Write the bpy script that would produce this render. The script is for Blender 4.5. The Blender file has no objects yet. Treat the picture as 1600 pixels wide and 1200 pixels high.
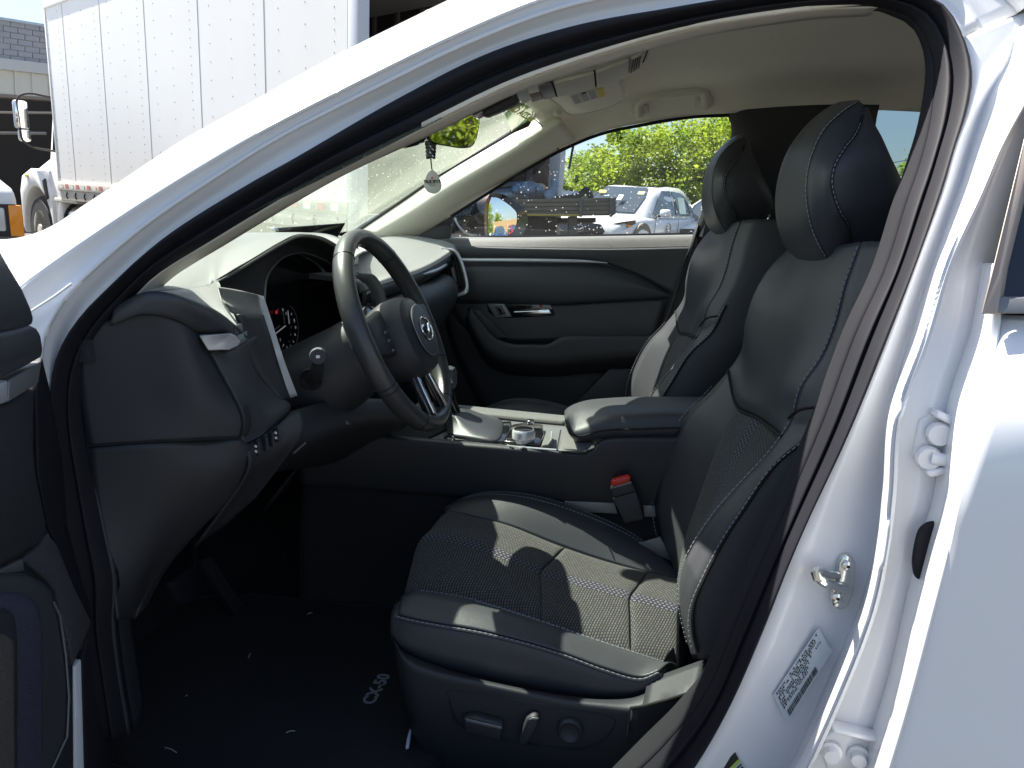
import bpy, bmesh, math, random
from mathutils import Vector, Matrix
from mathutils.bvhtree import BVHTree
random.seed(7)
S = bpy.context.scene
COL = S.collection
V = Vector

# ------------------------------------------------------------------ camera
FPX = 1150.0
YAW = math.radians(9.0)
PIT = math.atan(230.0 / 1150.0)
CAM = V((0.0, -1.65, 1.15))
cd = bpy.data.cameras.new('camera')
cd.sensor_width = 36.0
cd.lens = 36.0 * FPX / 1600.0
cd.clip_start = 0.02
cd.clip_end = 2000.0
co = bpy.data.objects.new('camera', cd)
COL.objects.link(co)
co.location = CAM
co.rotation_euler = (math.pi / 2 - PIT, 0.0, YAW)
S.camera = co
# ------------------------------------------------------------------ sky, sun, exposure
SUN = V((-0.60, 0.25, 1.0)).normalized()          # direction towards the sun: ahead of the car, high
SUN_EL = math.asin(SUN.z)
w = bpy.data.worlds.new('World')
S.world = w
w.use_nodes = True
nt = w.node_tree
bg = nt.nodes['Background']
sk = nt.nodes.new('ShaderNodeTexSky')
sk.sky_type = 'NISHITA'
sk.sun_disc = False
sk.sun_elevation = SUN_EL
sk.sun_rotation = math.atan2(SUN.x, SUN.y)
sk.air_density = 1.0
sk.dust_density = 1.5
sk.ozone_density = 1.0
nt.links.new(sk.outputs[0], bg.inputs[0])
bg.inputs[1].default_value = 0.068
sl = bpy.data.lights.new('sun', 'SUN')
sl.energy = 5.0
sl.angle = math.radians(0.53)
sl.color = (1.0, 0.95, 0.87)
so = bpy.data.objects.new('sun', sl)
COL.objects.link(so)
so.location = (0, 0, 30)
so.rotation_euler = SUN.to_track_quat('Z', 'Y').to_euler()
S.view_settings.view_transform = 'Standard'
S.view_settings.look = 'None'
S.view_settings.gamma = 1.0
S.view_settings.use_curve_mapping = False
S.view_settings.exposure = 1.66
S.cycles.max_bounces = 10
S.cycles.diffuse_bounces = 6
S.cycles.glossy_bounces = 4
S.cycles.transparent_max_bounces = 16
S.cycles.use_denoising = True

# ------------------------------------------------------------------ helpers: where things stand
FW = V((-math.sin(YAW) * math.cos(PIT), math.cos(YAW) * math.cos(PIT), -math.sin(PIT)))
RT = V((math.cos(YAW), math.sin(YAW), 0.0))
UP = RT.cross(FW)


def ray(px, py):
    return FW + RT * ((px - 800.0) / FPX) + UP * ((600.0 - py) / FPX)


def at(px, py, Y=None, X=None, Z=None):
    """the point of the plane Y=, X= or Z= that was measured at this pixel of the photograph"""
    d = ray(px, py)
    if Y is not None:
        t = (Y - CAM.y) / d.y
    elif X is not None:
        t = (X - CAM.x) / d.x
    else:
        t = (Z - CAM.z) / d.z
    return CAM + d * t


def ip(px, py, p0, n):
    d = ray(px, py)
    return CAM + d * ((p0 - CAM).dot(n) / d.dot(n))


def L(Y, *p):
    """a curve measured at one depth Y, or at a list of depths"""
    n = len(p) // 2
    return [at(p[2 * i], p[2 * i + 1], Y=(Y[i] if isinstance(Y, (list, tuple)) else Y)) for i in range(n)]


YS = [(-0.5, -.80), (0.2, -.80), (0.6, -.815), (0.95, -.805), (1.05, -.785), (1.15, -.75), (1.25, -.70), (1.35, -.645), (1.43, -.60), (1.5, -.55), (1.6, -.45), (2.5, -.3)]


def ys(z):
    for (z0, y0), (z1, y1) in zip(YS, YS[1:]):
        if z <= z1:
            return y0 + (y1 - y0) * (z - z0) / (z1 - z0)
    return YS[-1][1]


def sd(px, py, off=0.0):
    """a point on the body side (it leans in towards the roof), off metres further in"""
    y = -.75
    for k in range(14):
        p = at(px, py, Y=y + off)
        y = 0.5 * y + 0.5 * ys(p.z)
    return at(px, py, Y=y + off)


def SL(off, *p):
    n = len(p) // 2
    return [sd(p[2 * i], p[2 * i + 1], off[i] if isinstance(off, (list, tuple)) else off) for i in range(n)]


# ------------------------------------------------------------------ helpers: shapes
def catmull(pts, n):
    """n points spaced evenly along a smooth curve through pts"""
    pts = [V(p) for p in pts]
    if len(pts) == 2:
        return [pts[0].lerp(pts[1], i / (n - 1)) for i in range(n)]
    out = []
    m = len(pts)
    K = 10
    for i in range(m - 1):
        p1, p2 = pts[i], pts[i + 1]
        p0 = pts[i - 1] if i else p1 * 2 - p2
        p3 = pts[i + 2] if i + 2 < m else p2 * 2 - p1
        d1 = max((p1 - p0).length, 1e-6) ** .5
        d2 = max((p2 - p1).length, 1e-6) ** .5
        d3 = max((p3 - p2).length, 1e-6) ** .5
        m1 = ((p1 - p0) / d1 - (p2 - p0) / (d1 + d2) + (p2 - p1) / d2) * d2
        m2 = ((p2 - p1) / d2 - (p3 - p1) / (d2 + d3) + (p3 - p2) / d3) * d2
        for k in range(K):
            t = k / K
            out.append(p1 * (2 * t ** 3 - 3 * t * t + 1) + m1 * (t ** 3 - 2 * t * t + t) + p2 * (-2 * t ** 3 + 3 * t * t) + m2 * (t ** 3 - t * t))
    out.append(pts[-1])
    return resample(out, n)


def resample(pts, n):
    d = [0.0]
    for a, b in zip(pts, pts[1:]):
        d.append(d[-1] + (b - a).length)
    T = d[-1]
    res = []
    j = 0
    for i in range(n):
        s = T * i / (n - 1)
        while j < len(pts) - 2 and d[j + 1] < s:
            j += 1
        seg = d[j + 1] - d[j]
        res.append(pts[j].lerp(pts[j + 1], (s - d[j]) / seg if seg > 1e-9 else 0.0))
    return res


def lin(pts, n):
    return resample([V(p) for p in pts], n)


def link(name, me, material=None, parent=None, smooth=True):
    o = bpy.data.objects.new(name, me)
    COL.objects.link(o)
    if material is not None and not me.materials:
        me.materials.append(material)
    if parent is not None:
        o.parent = parent
    if smooth:
        me.polygons.foreach_set('use_smooth', [True] * len(me.polygons))
    return o


def mesh(name, verts, faces, material=None, parent=None, smooth=True, uvs=None):
    me = bpy.data.meshes.new(name)
    me.from_pydata([tuple(v) for v in verts], [], faces)
    if uvs:
        ul = me.uv_layers.new(name='UVMap')
        for lp in me.loops:
            ul.data[lp.index].uv = uvs[lp.vertex_index]
    me.update()
    return link(name, me, material, parent, smooth)


def sharp(o, angle=35):
    """flat creases above this angle"""
    me = o.data
    bm = bmesh.new()
    bm.from_mesh(me)
    a = math.radians(angle)
    for e in bm.edges:
        e.smooth = not (len(e.link_faces) == 2 and e.calc_face_angle(0) > a)
    bm.to_mesh(me)
    bm.free()
    return o


def grid_data(rows, nu, nv, straight=False, spread=True):
    """a surface through several curves; straight = creased at every curve"""
    cs = [catmull(r, nu) if spread else [V(p) for p in r] for r in rows]
    nu = len(cs[0])
    cols = []
    for i in range(nu):
        c = [r[i] for r in cs]
        if straight or len(c) == 2:
            k = max(1, (nv - 1) // (len(c) - 1))
            o = []
            for a, b in zip(c, c[1:]):
                o += [a.lerp(b, j / k) for j in range(k)]
            cols.append(o + [c[-1]])
        else:
            k = max(1, (nv - 1) // (len(c) - 1))
            o = []
            m = len(c)
            for q in range(m - 1):
                p1, p2 = c[q], c[q + 1]
                p0 = c[q - 1] if q else p1
                p3 = c[q + 2] if q + 2 < m else p2
                for j in range(k):
                    t = j / k
                    m1 = (p2 - p0) * .5
                    m2 = (p3 - p1) * .5
                    l = (p2 - p1).length
                    if m1.length > l * 1.2: m1 *= l * 1.2 / m1.length
                    if m2.length > l * 1.2: m2 *= l * 1.2 / m2.length
                    o.append(p1 * (2 * t ** 3 - 3 * t * t + 1) + m1 * (t ** 3 - 2 * t * t + t) + p2 * (-2 * t ** 3 + 3 * t * t) + m2 * (t ** 3 - t * t))
            cols.append(o + [c[-1]])
    nv = len(cols[0])
    verts = [cols[i][j] for i in range(nu) for j in range(nv)]
    faces = [(i * nv + j, (i + 1) * nv + j, (i + 1) * nv + j + 1, i * nv + j + 1) for i in range(nu - 1) for j in range(nv - 1)]
    uv = []
    for i in range(nu):
        u = 0.0
        for j in range(nv):
            if j: u += (cols[i][j] - cols[i][j - 1]).length
            vv = 0.0
            uv.append([u, vv])
    for j in range(nv):
        vv = 0.0
        for i in range(nu):
            if i: vv += (cols[i][j] - cols[i - 1][j]).length
            uv[i * nv + j][1] = vv
    return verts, faces, uv, nu, nv


def face_point(o, p, towards=True):
    """turn the normals so that most faces look at point p"""
    me = o.data
    s = 0.0
    for f in me.polygons:
        s += f.area * (1 if f.normal.dot(p - f.center) > 0 else -1)
    if (s < 0) == towards:
        me.flip_normals()
    return o


def patch(name, rows, nu, nv, material, parent=None, thick=0.0, straight=False, smooth=True, look=None, spread=True, crease=None):
    vt, fc, uv, a, b = grid_data(rows, nu, nv, straight, spread)
    o = mesh(name, vt, fc, material, parent, smooth, uv)
    face_point(o, look or CAM)
    if thick:
        m = o.modifiers.new('thickness', 'SOLIDIFY')
        m.thickness = thick
        m.offset = -1.0
        m.use_even_offset = False
    if crease or straight:
        sharp(o, crease or 30)
    return o


def ring_loft(name, rows, nu, nv, material, parent=None, caps=True, smooth=True, crease=None, straight=False):
    """closed round in the row direction, capped at both ends"""
    vt, fc, uv, a, b = grid_data(rows + [rows[0]], nu, nv, straight)
    # weld the seam
    n2 = b - 1
    verts, uvs = [], []
    for i in range(a):
        for j in range(n2):
            verts.append(vt[i * b + j]); uvs.append(uv[i * b + j])
    faces = []
    for i in range(a - 1):
        for j in range(n2):
            k = (j + 1) % n2
            faces.append((i * n2 + j, (i + 1) * n2 + j, (i + 1) * n2 + k, i * n2 + k))
    if caps:
        for i in (0, a - 1):
            c = V((0, 0, 0))
            for j in range(n2): c += verts[i * n2 + j]
            verts.append(c / n2); uvs.append([0, 0])
            for j in range(n2):
                k = (j + 1) % n2
                f = (i * n2 + j, i * n2 + k, len(verts) - 1)
                faces.append(f if i == 0 else f[::-1])
    o = mesh(name, verts, faces, material, parent, smooth, uvs)
    fix_normals(o)
    if crease: sharp(o, crease)
    return o


def fix_normals(o):
    bm = bmesh.new()
    bm.from_mesh(o.data)
    bmesh.ops.recalc_face_normals(bm, faces=bm.faces)
    bm.to_mesh(o.data)
    bm.free()


class MB:
    """collects simple shapes and links them as ONE mesh"""
    def __init__(self):
        self.v, self.f = [], []

    def add(self, vs, fs):
        b = len(self.v)
        self.v += [V(p) for p in vs]
        self.f += [tuple(i + b for i in q) for q in fs]
        return self

    def box(self, c, s, R=None, bev=0.0):
        c = V(c)
        hx, hy, hz = s[0] / 2, s[1] / 2, s[2] / 2
        if bev <= 0:
            vs = [V((x, y, z)) for x in (-hx, hx) for y in (-hy, hy) for z in (-hz, hz)]
            fs = [(0, 1, 3, 2), (4, 6, 7, 5), (0, 4, 5, 1), (2, 3, 7, 6), (0, 2, 6, 4), (1, 5, 7, 3)]
        else:
            bm = bmesh.new()
            bmesh.ops.create_cube(bm, size=1.0)
            for q in bm.verts: q.co = V((q.co.x * s[0], q.co.y * s[1], q.co.z * s[2]))
            bmesh.ops.bevel(bm, geom=bm.edges[:], offset=bev, segments=2, affect='EDGES', profile=.5)
            bm.verts.index_update()
            vs = [q.co.copy() for q in bm.verts]
            fs = [tuple(q.index for q in f.verts) for f in bm.faces]
            bm.free()
        if R is not None: vs = [R @ p for p in vs]
        return self.add([p + c for p in vs], fs)

    def tube(self, pts, r, seg=8, caps=True, flat=None):
        pts = [V(p) for p in pts]
        n = len(pts)
        rings = []
        up = V((0, 0, 1))
        prev = None
        for i, p in enumerate(pts):
            t = (pts[min(i + 1, n - 1)] - pts[max(i - 1, 0)])
            if t.length < 1e-9: t = V((0, 0, 1))
            t.normalize()
            if prev is None:
                a = t.cross(up if abs(t.z) < .9 else V((1, 0, 0))).normalized()
            else:
                a = prev - t * prev.dot(t)
                if a.length < 1e-6: a = t.cross(up)
                a.normalize()
            prev = a
            b = t.cross(a)
            rr = r[i] if isinstance(r, (list, tuple)) else r
            rings.append([p + a * (rr * math.cos(6.28318 * k / seg)) + b * (rr * (flat or 1.0) * math.sin(6.28318 * k / seg)) for k in range(seg)])
        vs = [q for g in rings for q in g]
        fs = [(i * seg + k, i * seg + (k + 1) % seg, (i + 1) * seg + (k + 1) % seg, (i + 1) * seg + k) for i in range(n - 1) for k in range(seg)]
        if caps:
            fs.append(tuple(range(seg - 1, -1, -1)))
            fs.append(tuple((n - 1) * seg + k for k in range(seg)))
        return self.add(vs, fs)

    def prism(self, poly, d):
        """polygon of 3D points pushed along vector d"""
        poly = [V(p) for p in poly]
        d = V(d)
        n = len(poly)
        vs = poly + [p + d for p in poly]
        fs = [tuple(range(n)), tuple(range(2 * n - 1, n - 1, -1))] + [(i, (i + 1) % n, (i + 1) % n + n, i + n) for i in range(n)]
        return self.add(vs, fs)

    def lathe(self, prof, c, ax, seg=24, ref=None):
        """profile [(radius, height)] turned round axis ax at c"""
        c = V(c); ax = V(ax).normalized()
        a = V(ref) if ref is not None else ax.orthogonal()
        a = (a - ax * a.dot(ax)).normalized()
        b = ax.cross(a)
        vs = [c + ax * h + (a * math.cos(6.28318 * k / seg) + b * math.sin(6.28318 * k / seg)) * r for r, h in prof for k in range(seg)]
        n = len(prof)
        fs = [(i * seg + k, i * seg + (k + 1) % seg, (i + 1) * seg + (k + 1) % seg, (i + 1) * seg + k) for i in range(n - 1) for k in range(seg)]
        if prof[0][0] > 1e-5: fs.append(tuple(range(seg - 1, -1, -1)))
        if prof[-1][0] > 1e-5: fs.append(tuple((n - 1) * seg + k for k in range(seg)))
        return self.add(vs, fs)

    def build(self, name, material, parent=None, smooth=True, crease=35, bevel=0.0):
        o = mesh(name, self.v, self.f, material, parent, smooth)
        fix_normals(o)
        if bevel:
            m = o.modifiers.new('edge', 'BEVEL')
            m.width = bevel
            m.segments = 2
            m.limit_method = 'ANGLE'
            m.angle_limit = math.radians(40)
            m.harden_normals = False
        elif smooth:
            sharp(o, crease)
        return o


def slab(name, pts, d, material, parent=None, bevel=0.002):
    return MB().prism(pts, d).build(name, material, parent, True, 35, bevel)


def stitches(mb, pts, pitch=.0085, dash=.0055, r=.0008, lift=V((0, 0, 0))):
    pts = [V(p) + lift for p in pts]
    T = sum((b - a).length for a, b in zip(pts, pts[1:]))
    n = max(2, int(T / pitch))
    fine = resample(pts, n * 2 + 1)
    for i in range(n):
        a, b = fine[2 * i], fine[2 * i + 1]
        d = (b - a)
        if d.length < 1e-6: continue
        b = a + d.normalized() * dash
        mb.tube([a, b], r, 5)
    return mb


def text_mesh(body, size, mirror=False, extrude=0.0, bold=0.0):
    """built-in font text as (verts, faces), centred, in the local x-y plane"""
    cu = bpy.data.curves.new('lettering', 'FONT')
    cu.body = body
    cu.size = size
    cu.align_x = 'CENTER'
    cu.align_y = 'CENTER'
    cu.extrude = extrude
    cu.offset = bold
    cu.resolution_u = 3
    o = bpy.data.objects.new('lettering', cu)
    COL.objects.link(o)
    dg = bpy.context.evaluated_depsgraph_get()
    dg.update()
    me = o.evaluated_get(dg).to_mesh()
    vs = [V(v.co) for v in me.vertices]
    fs = [tuple(p.vertices) for p in me.polygons]
    o.evaluated_get(dg).to_mesh_clear()
    bpy.data.objects.remove(o)
    bpy.data.curves.remove(cu)
    if mirror:
        for v in vs: v.x = -v.x
        fs = [f[::-1] for f in fs]
    return vs, fs


def lettering(name, body, size, o, x, y, material, parent, mirror=False, bold=0.0, extrude=0.0004, squash=1.0):
    """text at point o, reading along x, letter tops towards y"""
    x = V(x).normalized(); y = V(y); y = (y - x * y.dot(x)).normalized()
    z = x.cross(y)
    vs, fs = text_mesh(body, size, mirror, extrude, bold)
    vs = [V(o) + x * (v.x * squash) + y * v.y + z * v.z for v in vs]
    return mesh(name, vs, fs, material, parent, False)


def tag(o, label=None, cat=None, group=None, kind=None):
    if label: o['label'] = label
    if cat: o['category'] = cat
    if group: o['group'] = group
    if kind: o['kind'] = kind
    return o


def hit(o, px, py, lift=.002):
    """the point of this piece's surface that was measured at this pixel, a little in front of it"""
    if o.name not in HITS:
        me = o.data
        HITS[o.name] = BVHTree.FromPolygons([v.co for v in me.vertices], [tuple(f.vertices) for f in me.polygons])
    d = ray(px, py).normalized()
    q, n, i, t = HITS[o.name].ray_cast(CAM, d)
    if q is None:
        return None
    if n.dot(d) > 0: n = -n
    return q + n * lift, n


HITS = {}


def sticker(name, o, pts, material, parent, lift=.001, thick=.0015, bev=0.0):
    q = [hit(o, x, y, lift) for x, y in pts]
    q = [a for a in q if a is not None]
    n = sum((a[1] for a in q), V((0, 0, 0))).normalized()
    return MB().prism([a[0] for a in q], n * thick).build(name, material, parent, True, 35, bev)


def empty(name, loc=(0, 0, 0), rot=None):
    o = bpy.data.objects.new(name, None)
    COL.objects.link(o)
    o.location = loc
    o.empty_display_size = .2
    if rot is not None: o.rotation_euler = rot
    return o


# ------------------------------------------------------------------ materials
def mat(name, base, rough=.5, metal=0.0, bump=None, vary=0.0, vscale=3.0, coat=0.0, spec=.5, emit=0.0, sheen=0.0, coord='Object', trans=0.0):
    m = bpy.data.materials.new(name)
    m.use_nodes = True
    t = m.node_tree
    b = t.nodes['Principled BSDF']
    b.inputs['Base Color'].default_value = (*base, 1)
    b.inputs['Roughness'].default_value = rough
    b.inputs['Metallic'].default_value = metal
    b.inputs['Specular IOR Level'].default_value = spec
    b.inputs['Coat Weight'].default_value = coat
    b.inputs['Coat Roughness'].default_value = .06
    b.inputs['Sheen Weight'].default_value = sheen
    if emit:
        b.inputs['Emission Color'].default_value = (*base, 1)
        b.inputs['Emission Strength'].default_value = emit
    tc = t.nodes.new('ShaderNodeTexCoord')
    if vary:
        n = t.nodes.new('ShaderNodeTexNoise')
        n.inputs['Scale'].default_value = vscale
        n.inputs['Detail'].default_value = 6
        r = t.nodes.new('ShaderNodeMix')
        r.data_type = 'RGBA'
        r.inputs[6].default_value = tuple(c * (1 - vary) for c in base) + (1,)
        r.inputs[7].default_value = tuple(min(1, c * (1 + vary)) for c in base) + (1,)
        t.links.new(tc.outputs[coord], n.inputs['Vector'])
        t.links.new(n.outputs['Fac'], r.inputs[0])
        t.links.new(r.outputs[2], b.inputs['Base Color'])
    if bump:
        kind, sc, st = bump
        if kind == 'noise':
            n = t.nodes.new('ShaderNodeTexNoise')
            n.inputs['Scale'].default_value = sc
            n.inputs['Detail'].default_value = 3
            h = n.outputs['Fac']
        else:
            n = t.nodes.new('ShaderNodeTexVoronoi')
            n.inputs['Scale'].default_value = sc
            n.feature = 'DISTANCE_TO_EDGE' if kind == 'cells' else 'F1'
            h = n.outputs['Distance']
        t.links.new(tc.outputs[coord], n.inputs['Vector'])
        bp = t.nodes.new('ShaderNodeBump')
        bp.inputs['Strength'].default_value = st
        bp.inputs['Distance'].default_value = .001 if sc > 100 else .01
        t.links.new(h, bp.inputs['Height'])
        t.links.new(bp.outputs['Normal'], b.inputs['Normal'])
    return m


M = {}
M['paint'] = mat('white_paint', (.80, .81, .82), .22, 0, ('noise', 900, .02), .02, 4, coat=.6)
M['jamb'] = mat('white_jamb_paint', (.74, .75, .77), .32, 0, ('noise', 500, .05), .07, 7, coat=.45)
M['rubber'] = mat('black_rubber', (.011, .011, .016), .65, 0, ('noise', 300, .12), .3, 20, spec=.25)
M['pillar_trim'] = mat('matte_black_pillar_trim', (.020, .020, .024), .85, 0, ('cells', 900, .3), .12, 8, spec=.15)
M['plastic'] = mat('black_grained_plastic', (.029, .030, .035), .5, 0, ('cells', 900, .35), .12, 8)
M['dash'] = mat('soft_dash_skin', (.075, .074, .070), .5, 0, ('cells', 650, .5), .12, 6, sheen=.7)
M['leather'] = mat('black_leatherette', (.050, .052, .058), .44, 0, ('cells', 520, .45), .12, 9)
M['leather_plain'] = mat('smooth_leather', (.044, .047, .055), .42, 0, ('cells', 800, .25), .1, 9)
M['wheel'] = mat('steering_wheel_leather', (.045, .045, .046), .34, 0, ('cells', 800, .2), .1, 9, coat=.15)
M['piano'] = mat('gloss_black_trim', (.010, .010, .012), .12, coat=.5)
M['silver'] = mat('satin_silver_trim', (.62, .64, .68), .30, .45, ('noise', 700, .03))
M['chrome'] = mat('chrome', (.78, .79, .80), .10, 1.0)
M['greytrim'] = mat('grey_satin_trim', (.20, .205, .215), .38, .4, ('noise', 700, .05))
M['headliner'] = mat('beige_headliner_cloth', (.78, .74, .63), .9, 0, ('noise', 700, .35), .06, 60, sheen=.2)
M['pillar'] = mat('beige_pillar_plastic', (.60, .58, .50), .45, 0, ('cells', 700, .2), .04, 20)
M['carpet'] = mat('dark_carpet', (.012, .012, .014), .95, 0, ('noise', 900, .8), .4, 120)
M['stitch'] = mat('grey_thread', (.27, .28, .31), .7)
M['seam'] = mat('seam_shadow_black', (.006, .006, .007), .8)
M['red'] = mat('red_plastic', (.62, .03, .02), .35)
M['amber'] = mat('amber_lens', (.85, .28, .01), .2, coat=.4)
M['white'] = mat('white_print', (.8, .8, .8), .6)
M['black'] = mat('black_print', (.012, .012, .014), .6)
M['dialwhite'] = mat('lit_dial_white', (.5, .52, .55), .5, emit=.06)
M['dialred'] = mat('lit_dial_red', (.6, .03, .02), .5, emit=.12)
M['label'] = mat('silver_label', (.50, .56, .60), .45)
M['paper'] = mat('white_paper', (.75, .75, .74), .7)
M['yellow'] = mat('yellow_print', (.75, .58, .05), .6)
M['green'] = mat('green_print', (.35, .5, .08), .6)
M['lens'] = mat('grey_lamp_lens', (.50, .52, .52), .35)
M['mirror'] = mat('mirror_silver', (.86, .88, .88), .02, 1.0)
M['steel'] = mat('bright_zinc', (.72, .74, .72), .18, 1.0)
M['dark_glass'] = mat('dark_privacy_glass', (.010, .012, .018), .06, coat=.6)


def nodes_of(m):
    return m.node_tree, m.node_tree.nodes, m.node_tree.links


def glass(name, tint, gloss=.06, dust=0.0, dustcol=(.8, .9, .8), spots=0.0, rough=.02):
    """thin pane: lets light straight through, mirrors a little, carries dust and dried drops"""
    m = bpy.data.materials.new(name)
    m.use_nodes = True
    t, N, K = nodes_of(m)
    out = N['Material Output']
    N.remove(N['Principled BSDF'])
    tr = N.new('ShaderNodeBsdfTransparent'); tr.inputs[0].default_value = (*tint, 1)
    gl = N.new('ShaderNodeBsdfGlossy'); gl.inputs['Roughness'].default_value = rough
    fr = N.new('ShaderNodeFresnel'); fr.inputs[0].default_value = 1.45
    mu = N.new('ShaderNodeMath'); mu.operation = 'MULTIPLY'; mu.inputs[1].default_value = gloss / .04
    K.new(fr.outputs[0], mu.inputs[0])
    cl = N.new('ShaderNodeClamp'); K.new(mu.outputs[0], cl.inputs[0])
    m1 = N.new('ShaderNodeMixShader')
    K.new(cl.outputs[0], m1.inputs[0]); K.new(tr.outputs[0], m1.inputs[1]); K.new(gl.outputs[0], m1.inputs[2])
    last = m1
    if dust or spots:
        tc = N.new('ShaderNodeTexCoord')
        df = N.new('ShaderNodeBsdfTranslucent'); df.inputs[0].default_value = (*dustcol, 1)
        d2 = N.new('ShaderNodeBsdfDiffuse'); d2.inputs[0].default_value = (*dustcol, 1)
        mm = N.new('ShaderNodeMixShader'); mm.inputs[0].default_value = .35
        K.new(df.outputs[0], mm.inputs[1]); K.new(d2.outputs[0], mm.inputs[2])
        if dust:
            n = N.new('ShaderNodeTexNoise'); n.inputs['Scale'].default_value = 4; n.inputs['Detail'].default_value = 8
            K.new(tc.outputs['Object'], n.inputs['Vector'])
            mr = N.new('ShaderNodeMapRange'); mr.inputs[1].default_value = .3; mr.inputs[2].default_value = .7
            mr.inputs[3].default_value = dust * .75; mr.inputs[4].default_value = dust * 1.2
            K.new(n.outputs[0], mr.inputs[0])
            fac = mr.outputs[0]
        if spots:
            vo = N.new('ShaderNodeTexVoronoi'); vo.inputs['Scale'].default_value = 85
            K.new(tc.outputs['Object'], vo.inputs['Vector'])
            wn = N.new('ShaderNodeSeparateColor'); K.new(vo.outputs['Color'], wn.inputs[0])
            g = N.new('ShaderNodeMath'); g.operation = 'MULTIPLY'; g.inputs[1].default_value = .24
            K.new(wn.outputs[0], g.inputs[0])
            ls = N.new('ShaderNodeMath'); ls.operation = 'LESS_THAN'
            K.new(vo.outputs['Distance'], ls.inputs[0]); K.new(g.outputs[0], ls.inputs[1])
            ms = N.new('ShaderNodeMath'); ms.operation = 'MULTIPLY'; ms.inputs[1].default_value = spots
            K.new(ls.outputs[0], ms.inputs[0])
            if dust:
                ad = N.new('ShaderNodeMath'); ad.operation = 'ADD'; ad.use_clamp = True
                K.new(fac, ad.inputs[0]); K.new(ms.outputs[0], ad.inputs[1]); fac = ad.outputs[0]
            else:
                fac = ms.outputs[0]
        m2 = N.new('ShaderNodeMixShader')
        K.new(fac, m2.inputs[0]); K.new(last.outputs[0], m2.inputs[1]); K.new(mm.outputs[0], m2.inputs[2])
        last = m2
    K.new(last.outputs[0], out.inputs[0])
    return m


M['windshield'] = glass('dusty_windshield', (.84, .92, .84), .05, .17, (.80, .92, .74), .25)
M['shade_band'] = glass('green_shade_band', (.28, .42, .26), .05, .04, (.5, .6, .3))
M['window'] = glass('spotted_side_glass', (.90, .94, .92), .05, .012, (.9, .9, .9), .35)
M['rear_window'] = glass('privacy_glass', (.62, .68, .70), .05)


def fabric():
    """woven seat insert: fine diagonal weave with a band of pale stitched threads down the middle"""
    m = bpy.data.materials.new('woven_seat_cloth')
    m.use_nodes = True
    t, N, K = nodes_of(m)
    b = N['Principled BSDF']
    b.inputs['Roughness'].default_value = .85
    b.inputs['Sheen Weight'].default_value = .1
    uv = N.new('ShaderNodeTexCoord')
    mp = N.new('ShaderNodeMapping'); mp.inputs['Rotation'].default_value = (0, 0, .35)
    K.new(uv.outputs['UV'], mp.inputs['Vector'])
    br = N.new('ShaderNodeTexBrick')
    br.inputs['Scale'].default_value = 1.0
    br.inputs['Brick Width'].default_value = .0078
    br.inputs['Row Height'].default_value = .0044
    br.inputs['Mortar Size'].default_value = .0013
    br.inputs['Mortar Smooth'].default_value = .4
    br.inputs['Color1'].default_value = (.125, .12, .105, 1)
    br.inputs['Color2'].default_value = (.075, .075, .072, 1)
    br.inputs['Mortar'].default_value = (.010, .010, .012, 1)
    K.new(mp.outputs[0], br.inputs['Vector'])
    # the stripe: four dashed lines about the seat centre line
    sp = N.new('ShaderNodeSeparateXYZ'); K.new(uv.outputs['Object'], sp.inputs[0])
    ad = N.new('ShaderNodeMath'); ad.operation = 'ADD'; ad.inputs[1].default_value = .372; K.new(sp.outputs['Y'], ad.inputs[0])
    ab = N.new('ShaderNodeMath'); ab.operation = 'ABSOLUTE'; K.new(ad.outputs[0], ab.inputs[0])
    inb = N.new('ShaderNodeMath'); inb.operation = 'LESS_THAN'; inb.inputs[1].default_value = .0165; K.new(ab.outputs[0], inb.inputs[0])
    b2 = N.new('ShaderNodeTexBrick')
    b2.inputs['Scale'].default_value = 1.0
    b2.inputs['Brick Width'].default_value = .0085
    b2.inputs['Row Height'].default_value = .0080
    b2.inputs['Mortar Size'].default_value = .0022
    b2.inputs['Color1'].default_value = (.15, .14, .21, 1)
    b2.inputs['Color2'].default_value = (.17, .16, .21, 1)
    b2.inputs['Mortar'].default_value = (.01, .01, .014, 1)
    cx = N.new('ShaderNodeCombineXYZ')
    sv = N.new('ShaderNodeSeparateXYZ'); K.new(uv.outputs['UV'], sv.inputs[0])
    K.new(sv.outputs['Y'], cx.inputs[0]); K.new(ad.outputs[0], cx.inputs[1])
    K.new(cx.outputs[0], b2.inputs['Vector'])
    mx = N.new('ShaderNodeMix'); mx.data_type = 'RGBA'
    K.new(inb.outputs[0], mx.inputs[0]); K.new(br.outputs['Color'], mx.inputs[6]); K.new(b2.outputs['Color'], mx.inputs[7])
    K.new(mx.outputs[2], b.inputs['Base Color'])
    bp = N.new('ShaderNodeBump'); bp.inputs['Strength'].default_value = .6; bp.inputs['Distance'].default_value = .001
    K.new(br.outputs['Fac'], bp.inputs['Height']); bp.invert = True
    K.new(bp.outputs[0], b.inputs['Normal'])
    return m


M['fabric'] = fabric()

# ================================================================== THE CAR
car = tag(empty('car', (0, 0, 0)), 'white car with its driver door wide open, showing black seats, steering wheel and beige headliner', 'car')
IN = V((-0.1, 0.0, 1.0))

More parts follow.
